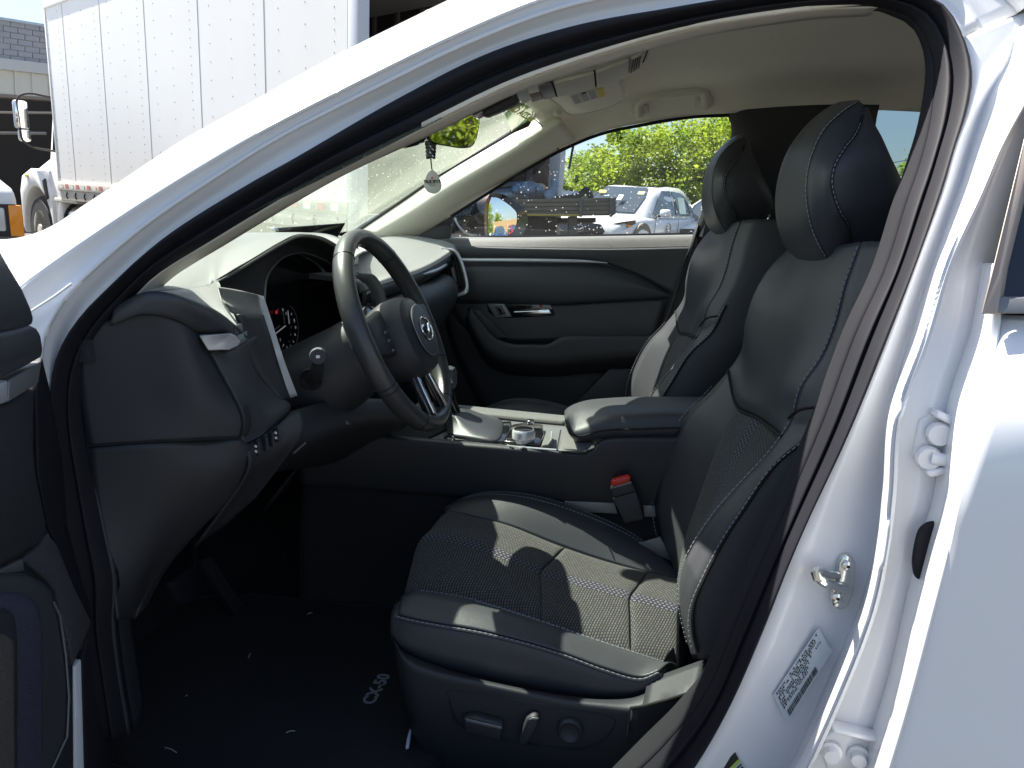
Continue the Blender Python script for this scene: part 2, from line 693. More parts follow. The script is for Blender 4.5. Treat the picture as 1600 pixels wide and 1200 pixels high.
# ---------------------------------------------------------------- body round the driver's door opening
CI = [(200,1150),(182,1040),(175,974),(177,905),(163,836),(148,760),(136,690),(130,635),(132,599),(142,556),(171,509),(205,470),(240,434),(329,378),(440,311),(520,266),(660,201),(800,133),(940,84),(1080,45),(1180,26),(1285,14),(1372,12),(1425,30),(1450,66),(1459,110),(1452,195),(1435,262),(1416,315),(1383,420),(1337,520),(1285,660),(1225,800),(1190,878),(1150,970),(1103,1081),(1040,1161),(985,1215),(900,1300)]
CO = [(150,1150),(140,1060),(128,990),(118,900),(108,836),(98,760),(88,690),(84,650),(86,615),(94,560),(112,520),(140,482),(172,450),(266,366),(390,287),(465,245),(625,152),(765,82),(905,38),(1050,12),(1165,-6),(1290,-20),(1400,-18),(1470,8),(1503,60),(1518,120),(1509,175),(1490,230),(1470,300),(1430,410),(1385,530),(1325,676),(1262,810),(1230,885),(1195,975),(1145,1090),(1085,1197),(1030,1270),(940,1370)]
RA = [(120,1150),(112,1060),(100,990),(90,900),(80,836),(70,760),(64,690),(62,650),(62,610),(67,530),(80,500),(100,468),(128,437),(225,352),(365,257),(438,212),(590,134),(735,64),(880,10),(1035,-22),(1160,-42),(1290,-55),(1410,-52),(1495,-15),(1535,45)]
WA = [(40,1150),(30,1060),(20,990),(10,900),(0,836),(-10,760),(-20,690),(-25,650),(-30,610),(-20,540),(0,500),(28,455),(74,418),(190,338),(335,248),(412,204),(560,128),(700,60),(842,0),(990,-45),(1120,-75),(1260,-90),(1420,-90),(1530,-40),(1590,20)]
SA = [(-120,1150),(-130,1060),(-140,990),(-150,900),(-160,836),(-170,760),(-180,690),(-190,650),(-190,600),(-170,500),(-120,420),(-60,376),(45,371),(150,308),(290,216),(370,172),(520,89),(640,29),(760,-28),(900,-85),(1050,-120),(1220,-135),(1450,-135),(1600,-80),(1680,0)]
nst = len(CO)
assert len(CI) == nst and len(RA) == len(WA) == len(SA) == 25, (len(CI), nst, len(RA), len(WA), len(SA))


def sdl(pl, off):
    return [sd(x, y, off[i] if isinstance(off, list) else off) for i, (x, y) in enumerate(pl)]


ci3 = sdl(CI, .035)
co3 = sdl(CO, 0.0)
ra3 = sdl(RA, [-.028] * 21 + [-.026, -.018, -.004, .006])
wa3 = sdl(WA, [-.040] * 21 + [-.036, -.020, .0, .016])
sa3 = sdl(SA, [0.0] * 9 + [.06, .12, .16, .10] + [.055] * 9 + [.03, -.01, -.05])
# pillar skin: from the seal outwards; the windscreen pillar and roof side
NA = 110


def cut(c, n):
    return catmull(c[:n], NA)


body = patch('body_side', [cut(co3, 25), [a.lerp(b, .5) + V((0, .012, 0)) for a, b in zip(cut(co3, 25), cut(ra3, 25))], cut(ra3, 25)], NA, 9, M['jamb'], car, .004, spread=False)
tag(body, 'white painted windscreen pillar and roof edge of the open doorway')
mid = [a.lerp(b, .5) + V((0, .008, 0)) for a, b in zip(cut(ra3, 25), cut(wa3, 25))]
patch('pillar_flange', [cut(ra3, 25), mid, cut(wa3, 25)], NA, 9, M['jamb'], car, .004, spread=False)
edge = [b + (c - b) * .12 + V((0, -.006, .004)) for b, c in zip(cut(wa3, 25), cut(sa3, 25))]
top = [b + (c - b) * .5 + V((0, -.01, .012)) for b, c in zip(cut(wa3, 25), cut(sa3, 25))]
patch('pillar_skin', [cut(wa3, 25), edge, top, cut(sa3, 25)], NA, 13, M['paint'], car, .004, spread=False)
MB().tube([a.lerp(b, .012) for a, b in zip(sdl([(20, 505), (55, 482), (85, 463), (112, 443)], -.04), sdl([(20, 505), (55, 482), (85, 463), (112, 443)], 0))], .0018, 6).build('pillar_highlight', M['paint'], car)  # thin white tube drawing in the highlight along the pillar ridge

# rubber door seal: a soft bulb with two ridges, all the way round
nS = 150
a_, b_ = catmull(co3, nS), catmull(ci3, nS)
rows = []
for t, d in ((0, .000), (.08, -.010), (.22, -.018), (.36, -.018), (.47, -.008), (.52, -.001), (.58, -.006), (.70, -.012), (.85, -.009), (.96, .0), (1.0, .012)):
    rows.append([p.lerp(q, t) + V((0, d * 1.15, 0)) for p, q in zip(a_, b_)])
patch('door_seal', rows, nS, 21, M['rubber'], car, .003, spread=False)
# trim lip inside the seal (beige in the roof half)
k0, k1 = 11, 23
c1 = catmull(ci3[k0 - 1:k1], 80)
n1 = [p + V((0, .004, 0)) + (V((-.1, 0, 1.15)) - p).normalized() * (.007 * min(1, i / 8, (79 - i) / 8)) for i, p in enumerate(c1)]
n2 = [p + V((0, .035, 0)) for p in n1]
patch('door_trim_lip', [c1, n1, n2], 80, 5, M['pillar'], car, .002, spread=False)
c1 = catmull(ci3[22:], 70)
n1 = [p + V((-.006, .03, 0)) * min(1, .15 + i / 16) for i, p in enumerate(c1)]
n2 = [p + V((.02, .09, 0)) * min(1, .15 + i / 16) for i, p in enumerate(c1)]
patch('lower_pillar_trim', [c1, n1, n2], 70, 7, M['pillar_trim'], car, .002, spread=False)
c1 = catmull(ci3[:11], 40)
n1 = [p + V((-.004, .03, 0)) for p in c1]
n2 = [p + V((-.03, .08, 0)) for p in c1]
patch('kick_trim', [c1, n1, n2], 40, 7, M['plastic'], car, .002, spread=False)

# ---------------------------------------------------------------- centre pillar with jamb, step and hinges
B_CO = CO[24:38]
B_M = [(1535,45),(1545,100),(1530,160),(1506,222),(1485,292),(1442,411),(1400,535),(1350,680),(1305,805),(1275,880),(1240,970),(1190,1090),(1135,1200),(1080,1280)]
B_E = [(1600,20),(1575,95),(1547,145),(1522,212),(1500,282),(1455,412),(1418,530),(1386,655),(1377,770),(1366,850),(1337,950),(1278,1088),(1225,1200),(1165,1290)]
B_S = [(1680,20),(1640,100),(1600,165),(1565,230),(1535,300),(1484,412),(1448,530),(1404,655),(1395,770),(1386,850),(1366,950),(1314,1088),(1262,1200),(1205,1290)]
B_D = [(1720,20),(1690,100),(1655,165),(1625,230),(1590,300),(1553,412),(1535,520),(1497,640),(1474,785),(1456,850),(1430,950),(1398,1088),(1362,1200),(1335,1290)]
B_O = [(1745,20),(1715,100),(1685,165),(1655,230),(1605,300),(1568,412),(1562,520),(1538,640),(1500,775),(1484,850),(1458,950),(1421,1088),(1388,1200),(1360,1290)]
assert len(B_CO) == len(B_M) == len(B_E) == len(B_S) == len(B_D) == len(B_O)
bco = sdl(B_CO, 0.0); bm_ = sdl(B_M, .006); be = sdl(B_E, .022)
bs = sdl(B_S, -.052); bd = sdl(B_D, [-.05] * 6 + [-.05] + [-.058] * 7); bo = sdl(B_O, [-.06] * 5 + [-.058, -.056] + [-.094] + [-.104] * 6)
bh1 = [p + (q - p) * .12 + V((0, .030, 0)) for p, q in zip(bs, bd)]
bh2 = [p + (q - p) * .9 + V((0, .030, 0)) for p, q in zip(bs, bd)]
bh3 = [p + V((.05, .030, 0)) for p in bh2]
NB = 150
patch('centre_pillar', [bco, [a.lerp(b, .35) + V((0, -.003, 0)) for a, b in zip(bco, bm_)], bm_, be, [a.lerp(b, .2) for a, b in zip(be, bs)], [a.lerp(b, .85) for a, b in zip(be, bs)], bs, bh1, bh2, bh3], NB, 37, M['jamb'], car, .004)
# soft pressed crease on the jamb
# striker
st = MB()
pl = [sd(x, y, .004) for x, y in ((1318,868),(1330,869),(1337,880),(1337,905),(1333,930),(1325,948),(1312,954),(1301,947),(1298,930),(1304,915),(1310,900),(1310,880))]
st.prism(pl, V((.0, .012, 0)))
strk = st.build('door_striker', M['steel'], car, True, 35, .002)
def dk(px, py): return sd(px, py, .002)
s2 = MB()
s2.tube(catmull([dk(1307, 900), sd(1293, 897, -.012), sd(1277, 893, -.032), sd(1274, 899, -.036), sd(1285, 908, -.032), sd(1305, 917, -.010), dk(1322, 921)], 24), .0056, 10)
s2.build('striker_loop', M['steel'], strk)
for x, y in ((1324, 884), (1308, 934)):
    MB().lathe([(0, .0035), (.0045, .0035), (.0062, .0025), (.0066, 0)], sd(x, y, .003), (0, -1, 0), 20).build('screw', M['steel'], strk)
    MB().lathe([(0, .0040), (.002, .0040), (.0024, .003)], sd(x, y, .003), (0, -1, 0), 6).build('screw_socket', M['black'], strk)


def on_body(px, py, off=-.003):
    return sd(px, py, .010 + off)


# certification sticker with barcode
stk = [on_body(x, y, -.004) for x, y in ((1279, 981), (1300, 1018), (1230, 1130), (1208, 1086))]
lab = slab('certification_label', stk, V((0, .0012, 0)), M['label'], car, 0)
tag(lab, 'pale grey certification sticker with small print and a barcode')


def bil(q, u, v):
    return q[0].lerp(q[1], v).lerp(q[3].lerp(q[2], v), 1 - u) if False else (q[3].lerp(q[0], u)).lerp(q[2].lerp(q[1], u), v)


rnd = random.Random(5)
pr = MB()
nrm = V((0, -.0006, 0))
for r_ in range(8):
    v0 = .06 + r_ * .073
    u = .05
    end = (.93, .90, .86, .80, .93, .72, .66, .60)[r_]
    while u < end:
        du = rnd.uniform(.012, .03)
        if rnd.random() > .22:
            a, b = v0, v0 + rnd.choice((.034, .042, .042))
            pr.prism([bil(stk, u, a) + nrm, bil(stk, u + du, a) + nrm, bil(stk, u + du, b) + nrm, bil(stk, u, b) + nrm], nrm * .5)
        u += du + rnd.uniform(.008, .016)
pr.build('label_print', M['black'], lab, False)
pr = MB()
u = .08
while u < .70:
    du = rnd.choice((.004, .006, .011, .015))
    pr.prism([bil(stk, u, .74) + nrm, bil(stk, u + du, .74) + nrm, bil(stk, u + du, .93) + nrm, bil(stk, u, .93) + nrm], nrm * .5)
    u += du + rnd.choice((.005, .006, .010))
pr.build('barcode', M['black'], lab, False)
stk2 = [on_body(x, y, -.004) for x, y in ((1150, 1173), (1172, 1215), (1130, 1260), (1100, 1222))]
lab2 = slab('tyre_label', stk2, V((0, .0012, 0)), M['label'], car, 0)
for (v0, v1, mm) in ((.0, .25, 'black'), (.25, .36, 'green'), (.42, .47, 'black'), (.52, .60, 'black')):
    MB().prism([bil(stk2, .03, v0) + nrm, bil(stk2, .97, v0) + nrm, bil(stk2, .97, v1) + nrm, bil(stk2, .03, v1) + nrm], nrm * .5).build('label_band', M[mm], lab2, False)

# rear door hinges and check strap
def hp(px, py, o=0.0):
    return sd(px, py, -.026 + o)
hg = MB()
hg.prism([hp(x, y, -.004) for x, y in ((1437,656),(1466,642),(1500,668),(1500,735),(1452,744),(1444,733),(1427,712))], V((0, .012, 0)))
h1 = hg.build('rear_door_hinge', M['jamb'], car, True, 35, .003)
tag(h1, 'upper rear door hinge with two bolts, painted white')
hb = MB()
hb.prism([hp(x, y, -.02) for x, y in ((1466,641),(1498,655),(1500,672),(1462,652))], V((0, .02, 0)))
hb.build('hinge_flange', M['jamb'], h1, True, 35, .002)
hb = MB()
hb.prism([hp(x, y, -.02) for x, y in ((1446,738),(1500,726),(1500,737),(1454,747))], V((0, .02, 0)))
hb.build('hinge_flange', M['jamb'], h1, True, 35, .002)
for x, y, L_ in ((1467, 677, .006), (1450, 714, .006)):
    MB().lathe([(0, L_ + .004), (.011, L_ + .004), (.013, L_), (.013, 0)], hp(x, y, -.006), (-.2, -1, 0), 18).build('hinge_bolt', M['jamb'], h1)
MB().tube([hp(1455, 715, -.014), hp(1495, 722, -.02)], .007, 12).build('hinge_pin', M['jamb'], h1)
hg = MB()
hg.prism([hp(x, y, -.004) for x, y in ((1302,1142),(1372,1160),(1368,1225),(1296,1215),(1288,1187),(1276,1175),(1282,1160))], V((0, .012, 0)))
h2 = hg.build('rear_door_hinge', M['jamb'], car, True, 35, .003)
tag(h2, 'lower rear door hinge with two bolts and a rust spot above')
hb = MB()
hb.prism([hp(x, y, -.02) for x, y in ((1302,1139),(1376,1156),(1374,1163),(1303,1146))], V((0, .02, 0)))
hb.build('hinge_flange', M['jamb'], h2, True, 35, .002)
for x, y in ((1299, 1172), (1341, 1178)):
    MB().lathe([(0, .014), (.008, .014), (.0085, .005), (.012, .004), (.012, 0)], hp(x, y, -.006), (-.2, -1, 0), 18).build('hinge_bolt', M['jamb'], h2)
MB().lathe([(0, .002), (.003, .001), (.004, 0)], hp(1363, 1146, -.002), (0, -1, 0), 9).build('rust_spot', mat('rust', (.22, .06, .02), .9), h2)
gp = catmull([hp(x, y, -.016) for x, y in ((1475,815),(1452,812),(1436,822),(1428,845),(1424,880),(1430,900),(1448,906),(1475,900))], 28)
MB().prism(gp, V((-.002, -.008, 0))).build('strap_grommet', M['rubber'], car, True, 35, .004)

# ---------------------------------------------------------------- rear door
rd = patch('rear_door', [[p + V((.006, .07, 0)) for p in bd[5:]], bd[5:], [a.lerp(b, .5) + V((-.004, -.004, 0)) for a, b in zip(bd, bo)][5:], bo[5:]], NB, 13, M['paint'], car, .004)
tag(rd, 'closed rear door in white paint')
lowr = sdl([(1562,492),(1562,520),(1538,640),(1500,775),(1484,850),(1458,950),(1421,1088),(1388,1200),(1360,1290)], [-.040, -.052, -.094, -.104, -.104, -.102, -.100, -.100, -.100])
r2 = [p + V((.012, -.004, 0)) for p in lowr]
r3 = [p + V((.30, -.012, .004)) for p in lowr]
r4 = [p + V((.80, -.006, .008)) for p in lowr]
r5 = [p + V((1.15, .03, .01)) for p in lowr]
skin = patch('door_skin', [lowr, r2, r3, r4, r5], 50, 21, M['paint'], rd, .004)
tr = [sd(x, y, -.072) for x, y in ((1625,120),(1600,213),(1551,416),(1532,491),(1557,491),(1568,420),(1600,290),(1640,150))]
MB().prism(tr, V((.01, .012, 0))).build('window_pillar_trim', mat('tan_edge_trim', (.36, .30, .26), .45), rd, True, 35, .0015)
p = [sd(x, y, -.070) for x, y in ((1559,464),(1557,490))]
MB().prism([p[0], p[0] + V((1.0, 0, .01)), p[1] + V((1.0, 0, .01)), p[1]], V((0, .012, 0))).build('belt_trim', M['greytrim'], rd, True, 35, .002)
g = [sd(x, y, -.060) for x, y in ((1640,120),(1600,285),(1568,418),(1558,466))]
MB().prism([g[0], g[1], g[2], g[3], g[3] + V((1.0, 0, .01)), V((g[0].x + .8, g[0].y, g[0].z))], V((0, .005, 0))).build('door_window', M['dark_glass'], rd, False)

# ---------------------------------------------------------------- roof, headliner, far side
def hz(x, y):
    z = 1.555 - .12 * max(0, -x - .02) ** 1.3 * 2.2 - .10 * max(0, x - .9) ** 2
    return z
pw = L([.63, .61, .60, .595, .59, .59, .59, .60], 872,234, 940,206, 1000,193, 1080,181, 1140,177, 1290,171, 1456,176, 1700,196)
pw += [V((1.75, .60, 1.40))]
nH = 50
rA = catmull(pw, nH)
rB = [V((p.x - .015, p.y - .045, p.z + .045)) for p in rA]
rC = [V((p.x - .05 - .03 * (i < 3), p.y - .15, max(p.z + .07, hz(p.x, 0) - .03))) for i, p in enumerate(rA)]
rD = [V((p.x - .19, 0.12, hz(p.x - .19, 0))) for p in rA]
dr = [sd(x, y, .03) for x, y in ((660,201),(720,171),(800,133),(940,84),(1080,45),(1285,14),(1372,6))] + [V((.75, -.57, 1.45)), V((1.2, -.58, 1.44)), V((1.75, -.58, 1.40))]
rG = catmull(dr, nH)
rF = [V((p.x - .02, p.y + .14, max(p.z + .05, hz(p.x, 0) - .035))) for p in rG]
rE = [a.lerp(b, .5) + V((-.07, 0, .01)) for a, b in zip(rD, rF)]
hl = patch('headliner', [rA, rB, rC, rD, rE, rF, rG], nH, 25, M['headliner'], car, .006, spread=False, look=IN)
tag(hl, 'beige cloth headliner')
# roof skin over it
ups = [V((0, 0, .008 + .027 * min(1, i / 10))) for i in range(nH)]
ro = [[p + V((0, .05, .015)) for p in rA], [p + u for p, u in zip(rC, ups)], [p + u for p, u in zip(rD, ups)], [p + u for p, u in zip(rE, ups)], [p + u for p, u in zip(rF, ups)], [p + V((0, .035, 0)) + u * .8 for p, u in zip(rG, ups)]]
patch('roof_skin', ro, nH, 21, M['paint'], car, .003, spread=False, look=V((0, 0, 9)))

# side rail of the roof over the rear door
zt_ = g[0].z
rl_ = [[V((x, ys(zt_) - .062, zt_ - .01)) for x in (.54, .9, 1.3, 1.8)], [V((x, ys(zt_ + .05) - .05, zt_ + .05)) for x in (.54, .9, 1.3, 1.8)], [V((x, -.585, 1.47)) for x in (.54, .9, 1.3, 1.8)], [V((x, -.50, 1.515 - .04 * max(0, x - 1.2))) for x in (.54, .9, 1.3, 1.8)]]
patch('roof_side_rail', rl_, 20, 13, M['paint'], car, .01)

# far windscreen pillar, inside trim
ge = L([.745, .72, .69, .63, .585, .56], 560,360, 625,316, 688,273, 800,206, 837,179, 862,166)
we = L([.745, .73, .715, .67, .635, .63], 628,384, 672,356, 709,332, 800,276, 873,234, 900,222)
rg_ = L([.705, .675, .64, .575, .535, .52], 586,368, 645,333, 697,298, 800,236, 853,204, 879,190)
ap = patch('far_pillar_trim', [[p + V((-.01, .01, -.006)) for p in ge], ge, [a.lerp(b, .55) + V((.001, -.004, .003)) for a, b in zip(ge, rg_)], rg_, [a.lerp(b, .5) + V((.001, -.008, -.002)) for a, b in zip(rg_, we)], we, [p + V((.0, .02, -.004)) for p in we]], 40, 25, M['pillar'], car, .004)
tag(ap, 'beige trim of the passenger side windscreen pillar, sunlit along the glass')
MB().tube(catmull([p + V((-.004, -.001, -.003)) for p in ge], 30), .006, 8).build('glass_edge_band', M['black'], ap)
MB().tube(catmull(L([.526, .54, .56, .60, .632], 835,186, 846,196, 857,210, 866,222, 873,235), 16), .0016, 6).build('trim_joint', M['seam'], ap)
# mirror corner triangle
slab('mirror_corner', L(.735, 637,378, 672,357, 710,333, 706,350, 702,372, 699,384, 690,388), V((0, .02, 0)), M['plastic'], car)

# windscreen
top_ = [V((-.282, .53, 1.487)), V((-.37, .30, 1.500)), V((-.42, 0, 1.506)), V((-.40, -.30, 1.490)), sd(690, 185, .02)]
bot_ = [ge[0] + V((-.02, 0, 0)), V((-1.02, .40, 1.13)), V((-1.09, 0, 1.115)), V((-1.02, -.40, 1.11)), sd(205, 440, .02) + V((-.05, 0, 0))]
mid1 = [ge[2], V((-.72, .36, 1.335)), V((-.765, 0, 1.335)), V((-.70, -.36, 1.325)), sd(440, 310, .02)]
wsh = patch('windscreen', [bot_, mid1, top_], 30, 21, M['windshield'], car, 0)
tag(wsh, 'dusty greenish windscreen')

# green shade band across the top of the glass, with the dealer lettering read from behind
ba = [V((-.40, .475, 1.452)), V((-.425, .36, 1.458)), V((-.445, .22, 1.462)), V((-.455, .05, 1.466))]
bb_ = [V((-.300, .515, 1.480)), V((-.338, .36, 1.488)), V((-.352, .22, 1.492)), V((-.362, .05, 1.496))]
# passenger window
wb = L([.765, .765, .765, .765], 640,380, 800,371, 950,369, 1092,367)
wt = L([.66, .655, .635, .61, .60, .60], 800,276, 873,233, 940,205, 1000,192, 1080,179, 1146,174)
pwg = patch('passenger_window', [catmull(wb, 30), catmull([wb[0]] + wt, 30)], 30, 7, M['window'], car, 0, spread=False)
tag(pwg, 'passenger side window speckled with dried drops')
MB().tube(catmull(L([.70, .67, .64, .62, .605, .60, .60], 705,338, 800,279, 873,237, 940,209, 1000,196, 1080,183, 1140,180), 40), .005, 6).build('window_channel', M['rubber'], car)
# black pillar behind the passenger window
bp = [L([.60, .60, .64, .70, .74], 1128,166, 1143,200, 1125,270, 1098,328, 1078,380), L([.585, .575, .60, .66, .70], 1165,164, 1185,220, 1180,300, 1165,360, 1150,420), L([.58, .575, .585, .60, .62], 1375,160, 1368,200, 1372,300, 1380,360, 1390,420)]
patch('far_centre_pillar', bp, 24, 9, M['plastic'], car, .01)
wl = MB()  # narrow white strip beside the far pillar
wl.prism(L([.70, .72, .73, .71], 1112,330, 1122,335, 1104,372, 1092,369), V((.01, .02, 0)))
wl.build('pillar_white_strip', M['jamb'], car)
rw = MB()
rw.prism(L(.62, 1360,172, 1480,172, 1480,300, 1400,300), V((.0, .004, 0)))
rw.build('far_rear_window', M['rear_window'], car, False)
rt_ = MB()
rt_.prism(L(.64, 1330,293, 1560,293, 1560,560, 1300,560), V((0, .03, 0)))
rt_.prism(L(.64, 1475,150, 1700,150, 1700,560, 1475,560), V((0, .03, 0)))
rt_.build('far_rear_door_trim', M['plastic'], car)
# the rest of the shell, closed so that no daylight leaks in
sh = MB()
sh.box((1.72, 0, .66), (.04, 1.45, .78))
sh.box((1.25, .72, .65), (.95, .05, .8))
sh.box((.35, .80, .35), (3.0, .04, .55))
sh.box((-.48, .815, .70), (1.42, .03, .84))
sh.box((-.95, .80, .88), (.50, .05, .46))
sh.box((-1.19, 0, .75), (.05, 1.6, .80))
sh.box((.30, -.885, .26), (2.4, .06, .22))
sh.box((1.25, -.77, .65), (.95, .05, .8))
sh.build('inner_shell', M['plastic'], car, False)
MB().box((.35, 0, .285), (3.1, 1.66, .03)).build('floor_carpet', M['carpet'], car)
MB().prism([V((-1.17, -.8, .66)), V((-1.12, -.8, .42)), V((-.96, -.8, .30)), V((-.96, -.8, .27)), V((-1.2, -.8, .27))], V((0, 1.6, 0))).build('toe_board', M['carpet'], car)
rs = MB()
rs.box((1.12, 0, .50), (.5, 1.30, .22), bev=.05)
rs.box((1.36, 0, .86), (.16, 1.30, .60), Matrix.Rotation(.3, 3, 'Y'), bev=.05)
rs.build('rear_bench', M['leather'], car)
# bonnet and fender top seen past the open door
ho = [[V((-.80, y, 1.05 - .10 * abs(y) ** 3)) for y in (-.86, -.6, -.3, 0, .3, .6, .86)], [V((-1.3, y, 1.06 - .12 * abs(y) ** 3)) for y in (-.88, -.6, -.3, 0, .3, .6, .88)], [V((-2.0, y, .96 - .12 * abs(y) ** 3)) for y in (-.86, -.6, -.3, 0, .3, .6, .86)]]
ho[0] = [V((-1.22, p.y, p.z - .0)) for p in ho[0]]
patch('bonnet', ho, 20, 9, M['paint'], car, .004, look=V((-1.5, 0, 9)))
fn = MB()
fn.prism([V((-.86, -.905, .3)), V((-.86, -.905, 1.0)), V((-1.4, -.92, 1.0)), V((-2.0, -.90, .88)), V((-2.05, -.88, .4)), V((-1.6, -.92, .4)), V((-1.45, -.92, .62)), V((-1.1, -.92, .62)), V((-.98, -.92, .3))], V((0, .06, 0)))
fn.build('fender', M['paint'], car, True, 35, .01)

# ================================================================== SEATS
def Lc(Y, *p):
    return L(Y, *p)


def build_driver_seat(car):
    ST = MB()          # all thread of this seat
    # ---- backrest: curves from the top down, one for each seam, running round the pad
    inb = L([-.20, -.19, -.18, -.17, -.16, -.15, -.14, -.13, -.13, -.13, -.14, -.15, -.16], 1236,386, 1206,415, 1181,455, 1165,505, 1158,550, 1110,611, 1075,645, 1044,695, 1026,745, 1024,800, 1035,850, 1058,885, 1075,960)
    seam = L(-.25, 1256,392, 1233,430, 1208,480, 1192,535, 1177,593, 1159,625, 1124,695, 1103,751, 1086,800, 1072,845, 1063,890, 1060,940, 1066,1000)
    cen = L(-.37, 1290,396, 1268,440, 1247,495, 1232,550, 1215,599, 1190,650, 1160,705, 1137,753, 1117,795, 1098,842, 1084,890, 1076,945, 1078,1000)
    crest = L([-.53, -.54, -.545, -.55, -.55, -.55, -.55, -.55, -.55, -.55, -.55, -.55, -.54], 1346,378, 1322,445, 1307,502, 1286,555, 1252,606, 1238,655, 1204,705, 1155,758, 1120,798, 1085,850, 1064,897, 1063,940, 1082,1025)
    outs = [p + V((.030, .045, 0)) for p in crest]
    outr = L([-.585, -.59, -.595, -.60, -.60, -.60, -.60, -.60, -.60, -.60, -.60, -.60, -.60], 1405,376, 1385,430, 1366,500, 1340,560, 1306,620, 1276,672, 1215,726, 1166,796, 1140,835, 1108,895, 1088,945, 1087,985, 1098,1030)
    sideb = [p + V((.10, .0, .0)) for p in outr]
    backo = [p + V((.16, .05, .01)) for p in outr]
    backi = [p + V((.17, .05, .01)) for p in inb]
    sidei = [p + V((.08, .005, 0)) for p in inb]
    N = 60
    base = None
    # ---- cushion shell
    c_in = L(-.135, 690,802, 708,788, 735,776, 770,770, 830,775, 900,795, 980,831, 1030,866, 1066,900)
    c_is = L([-.21, -.215, -.22, -.22, -.22, -.22, -.22, -.22, -.22], 686,812, 702,801, 745,809, 795,822, 870,852, 940,876, 1003,893, 1060,905, 1085,912)
    c_ce = L(-.375, 646,876, 658,849, 678,844, 716,850, 765,865, 817,886, 863,903, 960,930, 1062,958)
    c_os = L([-.515, -.52, -.52, -.52, -.52, -.52, -.52, -.52, -.51], 628,935, 646,925, 680,927, 730,936, 782,951, 850,973, 920,997, 1006,1025, 1060,1042)
    c_cr = L([-.595, -.605, -.61, -.61, -.61, -.61, -.61, -.605, -.60], 612,957, 642,965, 690,974, 750,984, 820,1001, 880,1019, 945,1043, 1000,1057, 1030,1046)
    c_lo = L([-.60, -.61, -.615, -.615, -.615, -.615, -.615, -.61, -.60], 611,992, 632,1014, 680,1034, 745,1054, 815,1070, 880,1081, 945,1087, 1000,1082, 1040,1058)
    c_bo = [p + V((.01, .05, -.06)) for p in c_lo]
    c_bi = [V((p.x + .02, -.15, p.z - .14)) for p in c_in]
    c_wi = [p + V((.005, .004, -.045)) for p in c_in]
    fr = 60
    cr_in = [c_in, c_is, [a.lerp(b, .5) for a, b in zip(c_is, c_ce)], c_ce, [a.lerp(b, .55) for a, b in zip(c_ce, c_os)], c_os, [a.lerp(b, .55) + V((0, -.004, .008)) for a, b in zip(c_os, c_cr)], c_cr, [a.lerp(b, .5) + V((0, -.006, 0)) for a, b in zip(c_cr, c_lo)], c_lo, c_bo, c_bi, c_wi]
    seat = ring_loft('driver_seat', cr_in, fr, 53, M['leather_plain'], car)
    tag(seat, 'driver seat nearest the open door, black with grey stitching')
    # woven centre of the cushion: three padded blocks
    gi = catmull(c_is, 90); gc = catmull(c_ce, 90); go = catmull(c_os, 90)
    lift = V((.0, -.0, .0055))
    for (a, b) in ((1, 46), (46, 74), (74, 89)):
        n = b - a + 1
        rows = []
        for t in (0, .08, .3, .5, .7, .92, 1):
            if t < .5:
                cv = [p.lerp(q, t * 2) for p, q in zip(gi[a:b + 1], gc[a:b + 1])]
            else:
                cv = [p.lerp(q, t * 2 - 1) for p, q in zip(gc[a:b + 1], go[a:b + 1])]
            k = 0.0 if t in (0, 1) else 1.0
            cv = [p + lift * (k * (0.05 if i in (0, n - 1) else .75 if i in (1, n - 2) else 1.0)) + V((-.0005, 0, .0015)) for i, p in enumerate(cv)]
            rows.append(cv)
        patch('cushion_insert', rows, n, 25, M['fabric'], seat, .004, spread=False)
    MB().tube([p + V((0, -.001, .001)) for p in catmull(c_is, 60)], .0022, 6).build('cushion_seam', M['seam'], seat)
    # leather side wings get their own padded grain piece
    g5, g6, g7 = catmull(c_os, 70), catmull(c_cr, 70), None
    wg = patch('side_wing', [[p + V((0, 0, .002)) for p in g5[2:]], [a.lerp(b, .5) + V((0, -.008, .016)) for a, b in zip(g5[2:], g6[2:])], [p + V((0, -.003, .003)) for p in g6[2:]]], 68, 13, M['leather'], seat, .004, spread=False)
    gi0 = catmull(c_in, 70); gi1 = catmull(c_is, 70)
    patch('inner_wing', [[p + V((0, 0, .003)) for p in gi0[2:]], [a.lerp(b, .45) + V((0, -.006, .012)) for a, b in zip(gi0[2:], gi1[2:])], [p + V((0, -.001, .003)) for p in gi1[2:]]], 68, 13, M['leather'], seat, .004, spread=False)
    up1 = V((0, -.003, .004))
    stitches(ST, [p + V((0, -.004, .0045)) for p in g5[6:]])
    stitches(ST, [a.lerp(b, .10) + V((0, -.006, .0085)) for a, b in zip(g5[20:], g6[20:])])
    stitches(ST, [p + V((0, -.0065, .000)) for p in g6[2:]])
    stitches(ST, [p + V((0, -.003, .004)) for p in gi0[4:]])
    stitches(ST, [a.lerp(b, .12) + V((0, -.005, .0065)) for a, b in zip(gi0[4:], gi1[4:])])
    MB().tube([p + V((0, -.004, -.0035)) for p in g6[1:]], .003, 6).build('piping', M['leather'], seat)
    # ---- backrest
    br = ring_loft('backrest', [inb, seam, cen, outs, crest, [a.lerp(b, .5) + V((-.004, -.006, 0)) for a, b in zip(crest, outr)], outr, sideb, backo, backi, sidei], N, 45, M['leather'], seat)
    # woven insert on the lower two thirds
    gs, gc, gx, gcr = catmull(seam, 100), catmull(cen, 100), catmull(outs, 100), catmull(crest, 100)
    a = 38
    rows = []
    fwd = V((-.006, -.002, .002))
